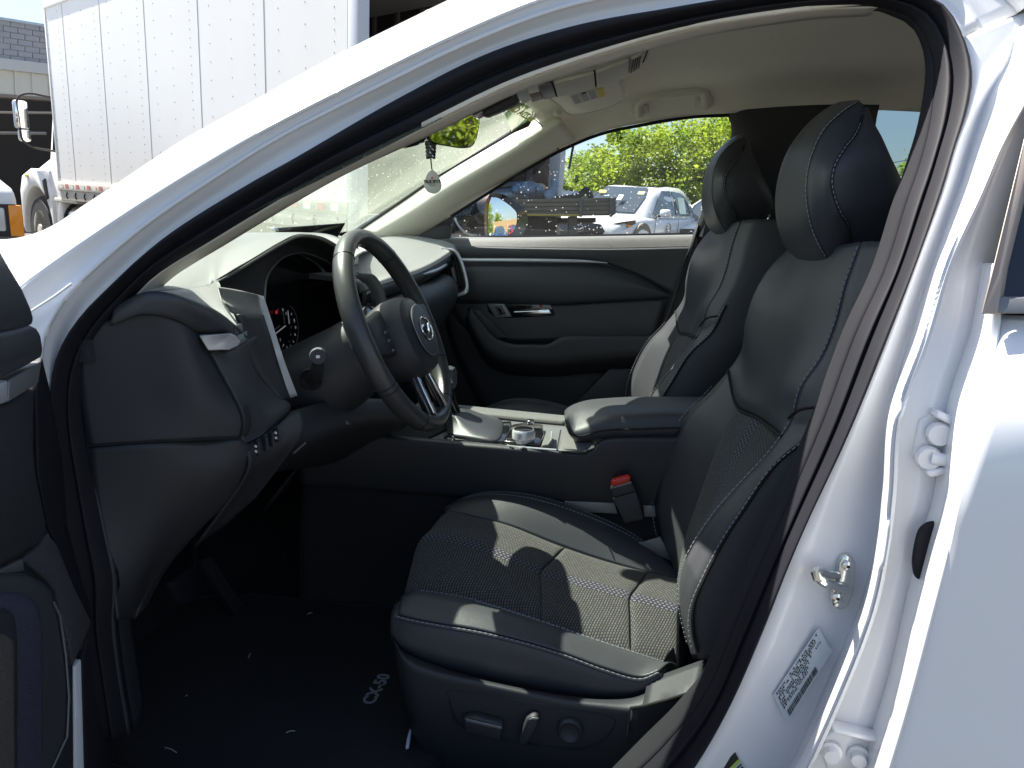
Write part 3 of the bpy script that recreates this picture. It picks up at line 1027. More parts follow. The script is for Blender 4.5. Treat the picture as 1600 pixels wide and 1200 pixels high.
    for k, t in enumerate((0, .06, .28, .5, .72, .94, 1)):
        cv = [p.lerp(q, t * 2) if t < .5 else q.lerp(r, t * 2 - 1) for p, q, r in zip(gs[a:], gc[a:], gx[a:])]
        amp = 0.1 if t in (0, 1) else 1.0
        cv = [p + fwd * amp * min(1, .2 + i * .35) for i, p in enumerate(cv)]
        rows.append(cv)
    patch('backrest_insert', rows, 62, 25, M['fabric'], seat, .004, spread=False)
    # upper pad, standing proud of the insert
    gin = catmull(inb, 100)
    b = 40
    rows = []
    pads = [gin, gs, gc, [p.lerp(q, .6) for p, q in zip(gc, gcr)], gcr]
    for k, cvx in enumerate(pads):
        amp = (.0, .010, .013, .011, .002)[k]
        end = (31, 37, 39, 40, 41)[k]
        cv = catmull(cvx[:end + 1], 42)
        rows.append([p + V((-1, -.25, .15)) * (amp * (1 if i < 38 else (1, .9, .7, .35)[i - 38])) + V((-.0015, -.001, 0)) for i, p in enumerate(cv)])
    patch('upper_pad', rows, 42, 33, M['leather_plain'], seat, .008, spread=False)
    bot = [r[-1] + V((-.001, -.001, -.002)) for r in rows]
    MB().tube(catmull(bot, 30), .003, 6).build('pad_seam', M['seam'], seat)
    # thread and seams of the backrest
    off = V((-.004, -.005, .001))
    stitches(ST, [p + off for p in gcr[1:97]])
    stitches(ST, [p + V((-.0062, -.001, .0)) for p in gin[36:96]])
    go_ = catmull(outr, 100)
    MB().tube([p + V((-.004, -.003, 0)) for p in go_[30:98]], .0028, 6).build('bolster_seam', M['seam'], seat)
    stitches(ST, [p + V((-.0045, -.007, -.0)) + V((-.006, 0, -.004)) for p in go_[30:97]])
    # bolster shoulder line
    bs_ = L([-.555, -.57, -.60, -.615], 1239,652, 1250,642, 1268,636, 1296,634)
    MB().tube(catmull([p + V((-.008, -.008, 0)) for p in bs_], 14), .0025, 6).build('shoulder_seam', M['seam'], seat)
    # ---- headrest
    h1 = L([-.37, -.31, -.275, -.26, -.255, -.26, -.27, -.30], 1341,156, 1302,163, 1262,193, 1229,238, 1212,297, 1214,350, 1229,390, 1262,414)
    hc = L([-.40, -.39, -.37, -.36, -.355, -.36, -.37, -.385], 1343,157, 1309,166, 1276,192, 1248,238, 1236,297, 1241,350, 1258,392, 1281,418)
    h2 = L([-.43, -.45, -.46, -.465, -.465, -.465, -.455, -.44], 1343,158, 1314,177, 1286,206, 1266,252, 1260,300, 1267,350, 1284,390, 1300,414)
    h3 = L([-.445, -.475, -.495, -.505, -.505, -.50, -.485, -.455], 1352,170, 1337,209, 1319,233, 1304,260, 1300,289, 1312,330, 1325,353, 1330,395)
    h4 = L([-.43, -.46, -.48, -.49, -.49, -.48, -.46, -.44], 1356,169, 1366,192, 1379,216, 1391,243, 1403,270, 1416,306, 1414,345, 1370,398)
    h5 = [V((p.x + .012, -.37 + (p.y + .37) * .3, p.z + .002)) for p in h4]
    h6 = [V((p.x + .005, -.37 - (p.y + .37) * .75, p.z)) for p in h4]
    h7 = [a.lerp(b, .45) + V((0, .012, 0)) for a, b in zip(h1, h6)]
    hr = ring_loft('headrest', [h1, hc, h2, [a.lerp(b, .5) + V((0, -.004, 0)) for a, b in zip(h2, h3)], h3, [a.lerp(b, .5) + V((0, -.008, 0)) for a, b in zip(h3, h4)], h4, h5, h6, h7], 40, 41, M['leather_plain'], seat)
    s1 = catmull(h2, 70); s2 = catmull(h3, 70)
    stitches(ST, [p + V((-.0015, -.0025, .0005)) for p in s1[1:66]], .0075, .005)
    stitches(ST, [p + V((-.0005, -.003, .0005)) for p in s2[8:64]], .0075, .005)
    MB().tube([p + V((-.0005, -.0008, 0)) for p in s2[4:66]], .0026, 6).build('headrest_seam', M['seam'], seat)
    MB().tube([p + V((.001, -.0006, 0)) for p in s1[1:66]], .0014, 6).build('headrest_seam', M['seam'], seat)
    po = MB()
    po.tube([V((.40, -.43, 1.16)), V((.38, -.43, 1.02))], .006, 10)
    po.build('headrest_post', M['chrome'], seat)
    MB().tube([V((.40, -.31, 1.16)), V((.38, -.31, 1.02))], .006, 10).build('headrest_post', M['chrome'], seat)
    s = ST.build('stitching', M['stitch'], seat, False)
    tag(s, kind='stuff')
    # ---- plastic side shield and rails
    led = [p + V((0, -.004, -.002)) for p in c_lo]
    led2 = L([-.605, -.64, -.648, -.65, -.65, -.65, -.65, -.65, -.65], 616,1006, 633,1030, 672,1048, 745,1064, 815,1079, 880,1093, 945,1101, 985,1105, 1008,1103)
    d1 = [p + V((0, -.003, -.02)) for p in led2]
    d2 = [p + V((.01, .004, -.10)) for p in led2]
    d3 = [p + V((.02, .03, -.22)) for p in led2]
    shd = patch('side_shield', [led, led2, d1, d2, d3], 40, 25, M['plastic'], seat, .005)
    rr = [L([-.60, -.60], 1012,1062, 1100,1030), L([-.65, -.655], 1004,1102, 1090,1073), L([-.66, -.66], 985,1106, 1090,1081), L([-.64, -.64], 975,1200, 1085,1190)]
    patch('rear_side_shield', rr, 8, 13, M['plastic'], seat, .005, straight=True)
    MB().tube(L(-.662, 985,1106, 1006,1103, 1040,1094, 1090,1078), .002, 6).build('shield_gap', M['seam'], seat)
    MB().tube(L(-.662, 985,1106, 983,1125, 979,1160), .0012, 6).build('shield_gap', M['seam'], seat)
    # ---- seat control panel
    def sp(px, py, o=0.0):
        return at(px, py, Y=-.655 - o)
    out = catmull([sp(x, y, .000) for x, y in ((700,1080),(706,1078),(740,1083),(800,1093),(880,1107),(950,1120),(962,1128),(957,1140),(938,1160),(910,1172),(878,1172),(806,1160),(740,1145),(716,1132),(706,1108),(700,1084))], 60)
    cx = sum(out, V((0, 0, 0))) / 60
    lipc = [p + (p - cx).normalized() * .009 + V((0, .012, -.002)) for p in out]
    inn = [p + V((0, .010, 0)) for p in out]
    inn = [cx + (p - cx) * .985 + V((0, .006, 0)) for p in inn]
    lip = patch('control_surround', [lipc, out, inn], 60, 7, M['plastic'], seat, .002, spread=False, straight=True)
    MB().prism([p + V((0, .004, 0)) for p in inn[:-1]], V((0, .01, 0))).build('control_plate', M['plastic'], lip)
    MB().prism([sp(x, y, -.004) for x, y in ((727,1112),(745,1110),(788,1122),(787,1130),(784,1147),(730,1135))], V((0, -.016, 0))).build('slide_switch', M['plastic'], lip, True, 35, .003)
    MB().prism([sp(x, y, .0125) for x, y in ((728,1122),(785,1135),(784,1139),(729,1127))], V((0, -.002, 0))).build('switch_edge', M['greytrim'], lip, True, 35, .0008)
    MB().prism([sp(x, y, -.004) for x, y in ((811,1152),(818,1128),(824,1113),(834,1107),(844,1109),(843,1122),(832,1143),(824,1154))], V((0, -.018, 0))).build('recline_switch', M['plastic'], lip, True, 35, .004)
    MB().prism([sp(x, y, .0142) for x, y in ((827,1124),(832,1120),(842,1121),(841,1124),(833,1124))], V((0, -.002, 0))).build('switch_edge', M['greytrim'], lip, True, 35, .0008)
    kc = sp(891, 1139, 0)
    MB().lathe([(.0195, -.004), (.020, .004), (.018, .008), (.0165, .009), (.015, .007), (.010, .0045), (0, .004)], kc, (0, -1, 0), 28).build('lumbar_knob', M['plastic'], lip)
    return seat


driver_seat = build_driver_seat(car)
# the passenger seat is the same seat, mirrored use: a copy of the part and of its pieces
pseat = driver_seat.copy()
COL.objects.link(pseat)
pseat.name = 'passenger_seat'
pseat.parent = car
pseat.location = (-.062, .742, .045)
pseat['label'] = 'passenger seat beyond the centre console'
for ch in list(driver_seat.children):
    c = ch.copy()
    COL.objects.link(c)
    c.parent = pseat

# ================================================================== DASHBOARD
# top skin on the passenger side and middle
rear = catmull(L([.73, .60, .45, .28, .10, -.05, -.12], 712,382, 698,392, 676,406, 645,420, 602,432, 575,440, 562,444), 40)
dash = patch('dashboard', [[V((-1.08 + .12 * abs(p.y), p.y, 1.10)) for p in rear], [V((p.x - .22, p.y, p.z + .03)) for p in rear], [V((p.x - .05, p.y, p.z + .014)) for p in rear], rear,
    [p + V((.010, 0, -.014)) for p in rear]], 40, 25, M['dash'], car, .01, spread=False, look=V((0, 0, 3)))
tag(dash, 'black soft dashboard, its top sunlit')
# face below it: silver strip, dark slot, padded panel
ra = [p + V((.010, 0, -.016)) for p in rear]
rb = [p + V((-.004, 0, -.030)) for p in ra]
patch('dash_lip', [ra, rb], 40, 3, M['plastic'], dash, .004, spread=False)
s0 = catmull(L([.56, .44, .30, .14, -.05, -.10], 697,411, 680,420, 650,427, 607,440, 580,450, 570,454), 30)
s1 = catmull(L([.56, .44, .30, .14, -.05, -.10], 698,416, 681,426, 652,433, 609,447, 582,457, 572,461), 30)
strip = patch('silver_strip', [s0, [a.lerp(b, .5) + V((.004, 0, 0)) for a, b in zip(s0, s1)], s1], 30, 7, M['silver'], dash, .006, spread=False)
t0 = [p + V((-.012, 0, -.002)) for p in s1]
t1 = [p + V((-.03, 0, -.022)) for p in s1]
t2 = [p + V((.012, 0, -.030)) for p in s1]
t3 = [p + V((.035, 0, -.075)) for p in s1]
t4 = [p + V((.01, 0, -.14)) for p in s1]
t5 = [p + V((-.10, 0, -.30)) for p in s1]
patch('dash_slot', [t0, t1], 30, 3, M['piano'], dash, .004, spread=False)
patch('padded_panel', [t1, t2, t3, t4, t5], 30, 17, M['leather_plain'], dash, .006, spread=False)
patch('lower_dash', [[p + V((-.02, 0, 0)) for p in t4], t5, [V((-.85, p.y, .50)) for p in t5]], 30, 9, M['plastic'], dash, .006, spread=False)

# driver's side: hood over the dials
hf = [at(x, y, X=-.80) for x, y in ((150, 470), (200, 432), (270, 392), (352, 367), (420, 363), (470, 364), (530, 372), (575, 390))]
hr_ = L([-.745, -.735, -.69, -.62, -.56, -.50, -.43, -.385, -.33, -.25, -.17], 200,462, 240,457, 292,452, 326,446, 341,439, 400,404, 440,380, 466,368, 495,368, 521,379, 556,404)
cap = V((0, 0, 0))
nD = 70
a_ = catmull(hf, nD); b_ = catmull(hr_, nD)
hood = patch('instrument_hood', [[p + V((-.3, 0, -.02)) for p in a_], a_, [p.lerp(q, .5) + V((0, 0, .003)) for p, q in zip(a_, b_)], [p.lerp(q, .9) + V((0, 0, .003)) for p, q in zip(a_, b_)], b_, [q + V((-.005, 0, -.004)) for q in b_]], nD, 26, M['dash'], dash, .004, spread=False, look=V((0, 0, 3)))
# dark inside of the hood, narrowing to the bezel
bzx = -.655
bez = [at(x, y, X=bzx) for x, y in ((412, 520), (413, 480), (414, 456), (416, 436), (423, 421), (440, 404), (456, 397), (476, 395), (500, 403), (518, 413), (540, 440))]
rim = L([-.56, -.56, -.56, -.545, -.53, -.50, -.43, -.385, -.33, -.25, -.17], 352,500, 344,462, 339,440, 358,428, 376,417, 400,404, 440,380, 466,368, 495,368, 521,379, 556,404)
r0 = catmull([p + V((-.008, 0, -.004)) for p in rim], 50); r1_ = catmull(bez, 50)
patch('hood_lining', [r0, [p.lerp(q, .5) + V((-.01, 0, .004)) for p, q in zip(r0, r1_)], r1_, [q + V((-.03, 0, 0)) for q in r1_]], 50, 13, M['plastic'], dash, .003, spread=False)
MB().tube(r1_, .0022, 6).build('bezel_edge', M['greytrim'], dash)
# dials
dx = -.69
scr = MB()
scr.prism([at(x, y, X=dx) for x, y in ((400, 400), (560, 380), (560, 560), (480, 640), (400, 620))], V((-.01, 0, 0)))
clus = scr.build('instrument_cluster', M['piano'], dash, False)
hd = []
for k in range(24):
    a = 6.28318 * k / 24
dc = at(449, 515, X=dx + .004)


def dp(r, deg):
    a = math.radians(deg)
    return dc + V((0, -math.cos(a) * -1 * r, math.sin(a) * r))


tk = MB()
for k in range(9):
    a = 80 - k * 26
    tk.prism([dp(.034, a - .9), dp(.039, a - .9), dp(.039, a + .9), dp(.034, a + .9)], V((.001, 0, 0)))
tk.build('dial_ticks', M['dialwhite'], clus, False)
MB().tube([dp(.050, 70 - k * 6) for k in range(22)], .0008, 5).build('dial_ring', M['greytrim'], clus)
MB().tube([at(431, 521, X=dx + .006), at(446, 509, X=dx + .006)], .0013, 5).build('needle', M['dialwhite'], clus)
MB().tube([at(450, 487, X=dx + .005), at(452, 506, X=dx + .005)], .001, 5).build('needle', M['dialwhite'], clus)
for i, (x, y, s) in enumerate(((442, 484, '0'), (447, 490, '1'), (460, 502, '2'), (462, 512, '3'), (461, 523, '4'), (438, 531, '5'))):
    lettering('dial_figure', s, .008, at(x, y, X=dx + .005), (0, 1, 0), (0, 0, 1), M['dialwhite'], clus)
lettering('odometer', '08', .010, at(432, 488, X=dx + .005), (0, 1, 0), (0, 0, 1), M['dialred'], clus)

# vertical silver strip with its lit cap, dark panel beside it
ss0 = L([-.575, -.572, -.565, -.555, -.545], 404,461, 412,492, 433,560, 446,600, 454,622)
ss1 = L([-.565, -.562, -.555, -.545, -.535], 412,463, 421,490, 443,560, 457,598, 465,618)
ss2 = [p + V((-.012, .012, 0)) for p in ss1]
ss_ = [p + V((-.006, -.002, 0)) for p in ss0]
patch('cluster_strip', [ss_, ss0, ss1, ss2], 24, 10, M['silver'], dash, .003, straight=True)
cap0 = L([-.63, -.605, -.575], 342,448, 372,453, 405,461)
cap1 = L([-.635, -.61, -.573], 347,466, 378,473, 408,478)
cap2 = L([-.61, -.585, -.548], 362,481, 388,490, 413,493)
cap3 = [p + V((.002, -.004, -.02)) for p in cap2]
cap2 = L([-.64, -.615, -.573], 354,475, 382,487, 413,494)
cap3 = L([-.638, -.612, -.575], 362,486, 388,500, 412,504)
patch('hood_cheek', [L([-.75, -.735, -.715, -.69, -.655], 231,456, 276,461, 306,471, 340,487, 370,511), L([-.742, -.715, -.675, -.655, -.63], 236,456, 284,456, 318,462, 345,480, 374,506), L([-.737, -.69, -.62, -.575, -.56], 240,456, 292,451, 326,445, 341,439, 345,452)], 24, 13, M['dash'], dash, .004)
patch('cluster_cap', [cap0, cap1, cap2, cap3], 14, 17, M['dash'], dash, .004)
v0 = L([-.635, -.625, -.61, -.595, -.58, -.57], 376,492, 386,528, 396,562, 411,590, 426,608, 442,624)
v1 = L([-.575, -.572, -.568, -.562, -.556, -.548], 412,492, 423,526, 433,560, 440,582, 446,601, 454,622)
patch('cluster_side_panel', [[p + V((-.01, .0, 0)) for p in v0], v0, v1], 20, 9, M['plastic'], dash, .004)
# end of the dash top: padded edge, then silver insert
e0 = L([-.755, -.75, -.735, -.715, -.69, -.655], 180,478, 231,455, 276,460, 306,470, 340,486, 370,510)
e1 = L([-.765, -.758, -.745, -.725, -.70, -.665], 176,490, 231,466, 276,468, 304,480, 335,497, 366,518)
e2 = L([-.765, -.758, -.745, -.725, -.69, -.665], 172,509, 225,490, 262,495, 288,505, 312,520, 366,522)
patch('dash_end_pad', [[p + V((.0, .03, -.02)) for p in e0], e0, e1, e2, [p + V((-.004, .01, 0)) for p in e2]], 40, 17, M['leather'], dash, .004)
f0 = L([-.62, -.65], 392,498, 370,511)
patch('dash_end_cap', [L([-.60, -.655], 391,498, 368,509), L([-.60, -.655], 394,506, 368,521), L([-.60, -.655], 393,514, 368,526)], 8, 7, M['dash'], dash, .003)
ins = slab('silver_insert', L([-.70, -.69, -.668, -.664, -.664, -.675, -.70], 310,524, 358,522, 367,526, 374,536, 371,541, 358,547, 325,548), V((-.004, .012, 0)), M['silver'], dash, .002)
slab('insert_side', L([-.664, -.61, -.60, -.662], 368,526, 392,513, 397,526, 374,540), V((-.004, .012, 0)), M['greytrim'], dash, .002)
# side cover of the dash (seen with the door open) and the panel under it
c0 = L(-.775, 120,520, 122,580, 128,640, 138,698)
c1_ = L([-.75, -.745, -.742, -.742], 215,489, 222,560, 232,630, 245,691)
c2_ = L([-.725, -.72, -.715, -.71], 280,500, 296,560, 312,630, 316,687)
c3_ = L([-.69, -.68, -.675, -.67, -.668, -.668, -.67], 312,522, 325,549, 343,583, 360,614, 373,640, 378,661, 374,684)
patch('dash_side_cover', [c0, c1_, c2_, c3_, [p + V((.004, .02, 0)) for p in c3_]], 30, 25, M['plastic'], dash, .005)
MB().tube([p + V((.002, -.0005, 0)) for p in catmull(c3_, 24)], .0016, 6).build('cover_gap', M['seam'], dash)
MB().tube(L([-.776, -.743, -.711, -.671], 138,697, 245,690, 316,687, 374,684), .0016, 6).build('cover_gap', M['seam'], dash)
MB().tube(L([-.766, -.756, -.746, -.735, -.72, -.70, -.692], 172,509, 200,490, 240,490, 262,494, 285,503, 300,515, 312,523), .0016, 6).build('cover_gap', M['seam'], dash)
w0 = L(-.775, 138,700, 150,790, 165,850, 186,968)
w1 = L([-.742, -.738, -.735, -.735], 245,693, 240,780, 226,870, 200,966)
w2 = L([-.69, -.69, -.69, -.69, -.69, -.70], 330,689, 338,730, 318,780, 280,835, 235,905, 208,966)
w3 = L([-.668, -.655, -.65, -.65, -.66, -.67, -.70], 374,686, 387,709, 385,731, 357,782, 314,824, 246,903, 212,966)
patch('lower_side_cover', [w0, w1, w2, w3, [p + V((-.004, .03, 0)) for p in w3]], 34, 25, M['plastic'], dash, .005)
# curved bezel between side cover and dials
g0 = [p + V((.002, .002, 0)) for p in c3_[1:]] + L([-.66], 384,692)
g1 = L([-.655, -.645, -.635, -.625, -.62, -.62, -.63], 352,548, 371,569, 388,600, 402,632, 409,655, 408,676, 404,682)
g2 = L([-.615, -.60, -.585, -.575, -.57, -.57, -.575], 398,528, 398,560, 413,592, 436,622, 452,634, 446,652, 434,662)
patch('dash_bezel', [g0, g1, g2, [p + V((-.01, .02, 0)) for p in g2]], 30, 19, M['leather'], dash, .004)
# switch bank
k0 = L([-.655, -.625, -.60, -.585, -.575], 382,693, 404,684, 430,668, 450,650, 468,640)
k1 = L([-.655, -.625, -.60, -.585, -.575], 390,726, 410,716, 436,698, 456,680, 474,664)
k2 = L([-.65, -.62, -.60, -.585, -.575], 372,765, 392,752, 416,736, 440,714, 466,690)
patch('switch_bank', [k0, k1, k2, [p + V((-.08, 0, -.10)) for p in k2]], 20, 13, M['plastic'], dash, .004)
for i, (x, y, yy) in enumerate(((401, 700, -.636), (413, 693, -.622), (423, 686, -.612), (432, 679, -.606))):
    c = at(x, y, Y=yy)
    MB().box(c, (.016, .004, .024), Matrix.Rotation(-.5, 3, 'Z'), .0015).build('dash_switch', M['plastic'], dash)
    if i in (0, 3):
        for dz in (-.004, .004):
            MB().box(c + V((.001, -.0045, dz)), (.005, .001, .0035), Matrix.Rotation(-.5, 3, 'Z')).build('switch_symbol', M['dialwhite'], dash)
MB().tube(L(-.58, 444,656, 445,664, 444,674), .0012, 6).build('switch_light', M['greytrim'], dash)
MB().tube(L(-.56, 459,708, 477,692), .0018, 6).build('hood_latch_edge', M['greytrim'], dash)
# knee panel under the column
q0 = L([-.60, -.56, -.42, -.20, -.13], 430,700, 466,692, 545,665, 610,660, 640,660)
patch('knee_panel', [[p + V((-.02, 0, .05)) for p in q0], q0, [V((p.x - .08, p.y, p.z - .05)) for p in q0], [V((p.x - .20, p.y, p.z - .11)) for p in q0], [V((p.x - .48, p.y, p.z - .14)) for p in q0]], 20, 17, M['plastic'], dash, .006, look=V((0, -1, .5)))

core = MB()  # unseen plates added to stop sunlight leaking in under the dash
core.box((-.94, .0, 1.0), (.46, 1.56, .03))
core.box((-1.10, .0, 1.05), (.14, 1.5, .10))
core.build('dash_light_block', M['plastic'], dash, False)
# ---------------------------------------------------------------- centre screen and vents
tb = L([-.02, .11, .10, -.025], 432,356, 541,348, 528,372, 436,366)
slab('centre_screen', tb, V((-.012, .008, 0)), M['piano'], dash, .003)
slab('screen_end', L([-.028, -.02, -.02, -.03], 428,355, 434,355, 436,361, 430,361), V((-.01, .004, 0)), M['silver'], dash, .001)


def vent(frame, inner, mtl, slats, parent, knob=None):
    fr_ = catmull(frame, 40)
    fi = catmull(inner, 40)
    f = patch('air_vent', [[p + V((-.012, 0, 0)) for p in fr_], fr_, [a.lerp(b, .5) + V((.003, -.001, 0)) for a, b in zip(fr_, fi)], fi, [p + V((-.02, 0, 0)) for p in fi]], 40, 13, mtl, parent, .003, spread=False)
    return f


fo = L([.62, .625, .63, .63, .625, .62, .615, .61], 688,387, 710,390, 719,402, 731,449, 728,458, 708,463, 704,459, 694,430)
vf = patch('air_vent', [fo, [p + V((.004, -.004, 0)) for p in fo], L([.62, .62, .625, .625, .62, .62, .615, .61], 690,390, 707,392.5, 715.5,403, 727.5,447.5, 725,455, 708,460, 705,455, 695,428), L([.65, .65, .655, .655, .65, .65, .645, .64], 690,391, 706,393, 715,403, 727,447, 724,454, 708,459, 705,454, 695,428)], 40, 13, M['silver'], dash, .002)
tag(vf, 'passenger end air vent with a satin silver frame')
MB().prism(L(.66, 686,388, 712,394, 724,448, 700,460), V((0, .02, 0))).build('vent_throat', M['seam'], vf, False)
for k in range(5):
    x = 693.5 + k * 5
    MB().prism(L(.645, x, 396 + k, x + 2.6, 397 + k, x + 13.5, 450 - k, x + 11, 450 - k), V((-.003, .016, 0))).build('vent_slat', M['plastic'], vf, True, 35, .0008)
MB().prism(L(.640, 703,417, 709,418, 714,440, 709,440), V((-.003, .01, 0))).build('vent_tab', M['greytrim'], vf, True, 35, .001)
MB().lathe([(0, .008), (.006, .007), (.008, .002), (.008, 0)], at(690, 391, Y=.605), (.3, -1, .3), 16).build('vent_wheel', M['silver'], vf)
fo = L([-.10, -.09, -.07, -.05, -.04], 556,426, 578,428, 590,440, 599,462, 603,482)
fi = L([-.10, -.095, -.08, -.06, -.05], 557,434, 573,436, 583,447, 591,467, 594,484)
v2 = patch('air_vent', [fo, [p + V((.006, -.003, 0)) for p in fo], fi, [p + V((-.02, 0, 0)) for p in fi]], 30, 10, M['greytrim'], dash, .002)
tag(v2, 'centre air vent half hidden behind the steering wheel')
MB().prism(L(-.035, 548,428, 580,436, 600,500, 560,500), V((-.01, .02, 0))).build('vent_throat', M['seam'], v2, False)
for k in range(3):
    x = 561 + k * 8
    MB().prism(L(-.06, x, 440 + k * 3, x + 3, 441 + k * 3, x + 13, 486, x + 10, 486), V((-.003, .016, 0))).build('vent_slat', M['plastic'], v2, True, 35, .0008)
MB().tube(L(-.07, 571,466, 577,480), .004, 6).build('vent_tab', M['greytrim'], v2)

# ---------------------------------------------------------------- steering column and wheel
AX = V((math.cos(math.radians(22.5)), 0, math.sin(math.radians(22.5))))       # along the column, towards the driver
WU = V((-math.sin(math.radians(22.5)), 0, math.cos(math.radians(22.5))))      # up in the plane of the wheel
WS = V((0, 1, 0))
WC = V((-.412, -.372, .984))
WR = .178


def wp(s, u, a=0.0):
    return WC + WS * s + WU * u + AX * a


def oval(cs, cu, hs, hu, a, n=36, sq=2.4):
    r = []
    for k in range(n):
        t = 6.28318 * k / n
        c, s = math.cos(t), math.sin(t)
        r.append(wp(cs + hs * math.copysign(abs(c) ** (2 / sq), c), cu + hu * math.copysign(abs(s) ** (2 / sq), s), a))
    return r


wheel = None
tor = []
nT = 96
mb = MB()
pts = [wp(WR * math.cos(6.28318 * k / nT), WR * math.sin(6.28318 * k / nT)) for k in range(nT)]
vs, fs = [], []
for k in range(nT):
    t = 6.28318 * k / nT
    rad = WS * math.cos(t) + WU * math.sin(t)
    for j in range(16):
        q = 6.28318 * j / 16
        vs.append(pts[k] + rad * (.0148 * math.cos(q)) + AX * (.0185 * math.sin(q)))
for k in range(nT):
    for j in range(16):
        fs.append((k * 16 + j, ((k + 1) % nT) * 16 + j, ((k + 1) % nT) * 16 + (j + 1) % 16, k * 16 + (j + 1) % 16))
mb.add(vs, fs)
wheel = mb.build('steering_wheel', M['wheel'], car)
tag(wheel, 'black leather wrapped steering wheel')
for deg in (128, 52, -28, -62, -118, -152, 205 - 180 + 180):
    t = math.radians(deg)
    rad = WS * math.cos(t) + WU * math.sin(t)
    c = wp(WR * math.cos(t), WR * math.sin(t))
    MB().tube([c + rad * (.0150 * math.cos(6.28318 * j / 20)) + AX * (.0187 * math.sin(6.28318 * j / 20)) for j in range(21)], .0007, 5).build('rim_seam', M['seam'], wheel)
# hub: rounded cushion
hub_rows = []
for hs, hu, a in ((.058, .056, -.045), (.074, .070, -.030), (.080, .076, -.005), (.079, .075, .020), (.071, .068, .036), (.052, .050, .044), (.03, .03, .046)):
    o = oval(0, -.020, hs, hu, a, 40)
    o = [p + WU * (-.10 * max(0, -((p - WC).dot(WU))) ** 1.0 * 0) for p in o]
    hub_rows.append(o)
vs = [p for r in hub_rows for p in r]
n = 40
fs = [(i * n + j, i * n + (j + 1) % n, (i + 1) * n + (j + 1) % n, (i + 1) * n + j) for i in range(len(hub_rows) - 1) for j in range(n)]
fs.append(tuple((len(hub_rows) - 1) * n + j for j in range(n)))
fs.append(tuple(range(n - 1, -1, -1)))
hub = MB().add(vs, fs).build('wheel_hub', M['plastic'], wheel)
pl = MB()
r1 = oval(0, -.018, .050, .047, .0460, 40, 2.2); r2 = oval(0, -.018, .049, .046, .0490, 40, 2.2); r3 = oval(0, -.018, .040, .038, .0500, 40, 2.2)
pl.add(r1 + r2 + r3, [(i * 40 + j, i * 40 + (j + 1) % 40, (i + 1) * 40 + (j + 1) % 40, (i + 1) * 40 + j) for i in range(2) for j in range(40)] + [tuple(80 + j for j in range(40))])
pl.build('hub_plate', M['leather_plain'], wheel)
MB().tube(oval(0, -.018, .0505, .0475, .0475, 40, 2.2) + oval(0, -.018, .0505, .0475, .0475, 40, 2.2)[:1], .0010, 6).build('plate_edge', M['greytrim'], wheel)
em = MB()
em.tube([wp(.028 * math.cos(6.28318 * k / 40), -.016 + .021 * math.sin(6.28318 * k / 40), .0515) for k in range(41)], .0016, 6)
emb = em.build('emblem', M['chrome'], wheel)
MB().tube(catmull([wp(-.0275, -.012, .0518), wp(-.016, -.009, .0522), wp(-.006, -.020, .0524), wp(0, -.0235, .0524), wp(.006, -.020, .0524), wp(.016, -.009, .0522), wp(.0275, -.012, .0518)], 30), .0021, 6).build('emblem_wing', M['chrome'], wheel)
# spokes
for sgn in (-1, 1):
    sp_ = MB()
    sp_.prism([wp(sgn * .070, .045, -.012), wp(sgn * .168, .030, -.004), wp(sgn * .168, -.025, -.004), wp(sgn * .066, -.040, -.012)], AX * .022)
    sp_.build('wheel_spoke', M['plastic'], wheel, True, 35, .006)
    bz = oval(sgn * .112, -.012, .026, .030, .016, 30, 2.6)
    if sgn > 0: MB().tube(bz + bz[:1], .0022, 6).build('control_ring', M['silver'] if sgn > 0 else M['piano'], wheel)
    if sgn > 0: MB().prism(oval(sgn * .112, -.012, .0235, .027, .010, 30, 2.6), AX * .007).build('spoke_controls', M['piano'], wheel, True, 35, .002)
    for u in (-.014, .003, .018):
        MB().box(wp(sgn * .112, u - .014, .018), (.002, .012, .004), None, .0008).build('control_button', M['greytrim'], wheel)
    lo = MB()
    lo.prism([wp(sgn * .018, -.062, -.006), wp(sgn * .040, -.058, -.006), wp(sgn * .052, -.165, .0), wp(sgn * .030, -.172, .0)], AX * .014)
    lo.build('wheel_spoke', M['piano'], wheel, True, 35, .004)
    sv = MB()
    sv.prism([wp(sgn * .024, -.070, .008), wp(sgn * .035, -.067, .008), wp(sgn * .047, -.160, .014), wp(sgn * .034, -.165, .014)], AX * .005)
    sv.build('silver_spoke_insert', M['chrome'], wheel, True, 35, .002)
# shift paddles and the column shroud
for sgn in (-1, 1):
    MB().prism([wp(sgn * .088, .040, -.040), wp(sgn * .140, .046, -.036), wp(sgn * .146, .0, -.036), wp(sgn * .095, -.03, -.040)], AX * .004).build('shift_paddle', M['greytrim'], wheel, True, 35, .002)
MB().prism([wp(x, y, .0155) for x, y in ((.118, -.137), (.128, -.122), (.133, -.138))], AX * .0025).build('rim_marker', M['silver'], wheel, False)
rings = []
for (x, zc, ry, rzu, rzd) in ((-.70, .895, .100, .030, .085), (-.62, .900, .105, .040, .095), (-.555, .912, .104, .058, .095), (-.51, .925, .094, .066, .085), (-.475, .945, .080, .066, .072), (-.455, .955, .070, .062, .062)):
    rg = []
    for k in range(32):
        t = 6.28318 * k / 32
        c, s = math.cos(t), math.sin(t)
        rg.append(V((x + (s * -.02), -.372 + ry * math.copysign(abs(c) ** .8, c), zc + (rzu if s > 0 else rzd) * math.copysign(abs(s) ** .8, s))))
    rings.append(rg)
vs = [p for r in rings for p in r]
